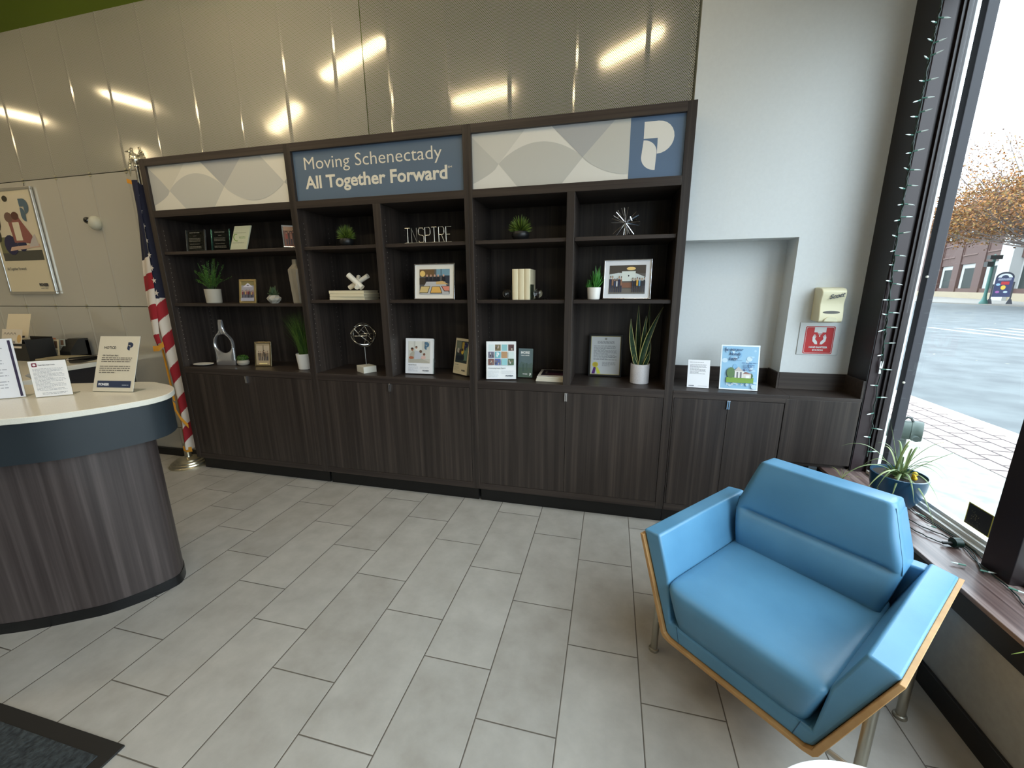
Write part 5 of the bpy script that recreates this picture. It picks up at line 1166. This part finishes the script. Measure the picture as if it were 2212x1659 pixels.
# autumn tree
t = thing('autumn_tree', 'orange-leaved street tree with bare upper branches across the road', 'tree', (29.5, 34.6, gz))
bk = M((96, 84, 78), .9); b = B(); rr = random.Random(2)
b.tube([(0, 0, 0), (.1, .2, 2), (0, .6, 4.6)], .24, 10, taper=[1.2, 1, .8])
for i in range(90):
    p0 = Vector((0, .5, rr.uniform(3.6, 4.8))); q = Vector((rr.uniform(-4.5, 4.5), rr.uniform(-3.5, 10.5), rr.uniform(7.0, 9.5) if i % 2 else rr.uniform(9.0, 13.5)))
    if q.z > 9.5: q.y = rr.uniform(2, 9.5)
    m_ = p0.lerp(q, .5) + Vector((0, 0, -.4)); b.tube([p0, m_, q], .06, 5, taper=[1, .5, .15])
    for k in range(6):
        e = m_.lerp(q, rr.random()); b.tube([e, e + ((q - p0).normalized() + Vector((rr.uniform(-.8, .8), rr.uniform(-.8, .8), rr.uniform(-.3, .8)))) * rr.uniform(.5, 1.3)], .02, 4, taper=[1, .3])
b.build('branches', bk, t, fix=False)
b = B()
for i in range(30000):
    if i % 14: 
        d = Vector((rr.gauss(0, 1), rr.gauss(0, 1), rr.gauss(0, 1))).normalized() * rr.random() ** .35
        q = Vector((d.x * 4.6, 3.6 + d.y * 8.2, 7.6 + d.z * 2.3 - .16 * abs(d.y) * 4)) + Vector((rr.gauss(0, .3), rr.gauss(0, .3), rr.gauss(0, .3)))
    else: q = Vector((rr.uniform(-3.5, 3.5), rr.uniform(2, 9.5), rr.uniform(9, 12.8)))
    s_ = rr.uniform(.06, .12); d = Vector((rr.uniform(-1, 1), rr.uniform(-1, 1), rr.uniform(-1, .4))).normalized()
    b.leaf(q, q + d * s_ * 1.7, s_ * .8, n=2, m=rr.choice((0, 0, 1, 2, 3)), side=(rr.uniform(-1, 1), rr.uniform(-1, 1), rr.uniform(-1, 1)))
b.build('leaves', [M((126, 80, 36), .8), M((150, 104, 44), .8), M((100, 66, 40), .8), M((122, 98, 48), .8)], t, fix=False)
t = thing('green_tree', 'small yellow-green tree by the white pier of the brick building', 'tree', (34.9, 39.2, gz))
b = B(); b.tube([(0, 0, 0), (.05, 0, 1.5), (0, .1, 2.6)], .07, 8, taper=[1.2, 1, .6]); b.build('trunk', bk, t)
b = B()
for i in range(700):
    q = Vector((rr.gauss(0, .6), rr.gauss(0, .6), 2.9 + rr.gauss(0, .45))); d = Vector((rr.uniform(-1, 1), rr.uniform(-1, 1), rr.uniform(-1, .4))).normalized()
    b.leaf(q, q + d * .22, .09, n=2, m=rr.choice((0, 1)), side=(rr.uniform(-1, 1), rr.uniform(-1, 1), rr.uniform(-1, 1)))
b.build('leaves', [M((84, 98, 42), .8), M((62, 80, 36), .8)], t, fix=False)

# ------------------------------------------------------------------ lamps (linear ceiling pendants) and daylight
WARM = bpy.data.materials.new('lamp_tube'); WARM.use_nodes = True
wb = WARM.node_tree.nodes['Principled BSDF']; wb.inputs['Emission Color'].default_value = (1, .80, .50, 1); wb.inputs['Emission Strength'].default_value = 66; wb.inputs['Base Color'].default_value = (.9, .9, .85, 1)
def pendant(x, y, ln, ang, z=3.6):
    t = thing('pendant_light', 'long warm linear pendant light hanging above the lobby', 'light', (x, y, z), ang, 'linear pendants')
    B().box(-ln / 2, ln / 2, -.02, .02, .02, .07).build('housing', M((180, 180, 178), .4), t, smooth=False)
    B().box(-ln / 2 + .01, ln / 2 - .01, -.016, .016, 0, .02).build('diffuser', WARM, t, smooth=False)
    B().tube([(-ln * .4, 0, .07), (-ln * .4, 0, .7)], .002, 5).tube([(ln * .4, 0, .07), (ln * .4, 0, .7)], .002, 5).build('cable', BLACK, t)
for (x, y, ln, a_) in ((-2.59, -.64, .98, .42), (-4.17, -1.57, 1.03, .56), (-.13, -1.07, .62, .66), (-1.65, -1.6, .74, .2), (-7.1, -.7, .4, 1.95), (-5.42, -.72, .4, 1.95), (-7.4, -2.2, .8, .5), (-5.0, -4.2, 1.2, .5), (-2.2, -4.4, 1.2, .5)):
    pendant(x, y, ln, a_)
def area(name, loc, rot, sx, sy, power, col, spread=PI):
    l = bpy.data.lights.new(name, 'AREA'); l.shape = 'RECTANGLE'; l.size = sx; l.size_y = sy; l.energy = power; l.color = col; l.spread = spread
    o = bpy.data.objects.new(name, l); COL.objects.link(o); o.location = loc; o.rotation_euler = rot; return o
for k, (ya, yb) in enumerate(((-.76, .095), (-2.86, -.88), (-4.96, -2.98), (-7.1, -5.08))):
    o = area('daylight_portal', (1.40, (ya + yb) / 2, 1.77), (0, R(90), 0), 2.44, yb - ya, 1, (1, 1, 1)); o.data.cycles.is_portal = True
w = bpy.data.worlds.new('world'); bpy.context.scene.world = w; w.use_nodes = True
bg = w.node_tree.nodes['Background']
tcw = w.node_tree.nodes.new('ShaderNodeTexCoord'); spw = w.node_tree.nodes.new('ShaderNodeSeparateXYZ'); w.node_tree.links.new(tcw.outputs['Generated'], spw.inputs[0])
rw = w.node_tree.nodes.new('ShaderNodeValToRGB'); w.node_tree.links.new(spw.outputs['Z'], rw.inputs['Fac'])
rw.color_ramp.elements[0].position = 0.0; rw.color_ramp.elements[0].color = (.50, .58, .62, 1)
rw.color_ramp.elements[1].position = .5; rw.color_ramp.elements[1].color = (.76, .90, 1, 1)
w.node_tree.links.new(rw.outputs['Color'], bg.inputs['Color']); bg.inputs['Strength'].default_value = 7.0

sc = bpy.context.scene
sc.view_settings.view_transform = 'Standard'; sc.view_settings.look = 'None'; sc.view_settings.gamma = 1; sc.view_settings.use_curve_mapping = False
sc.view_settings.exposure = 0.15
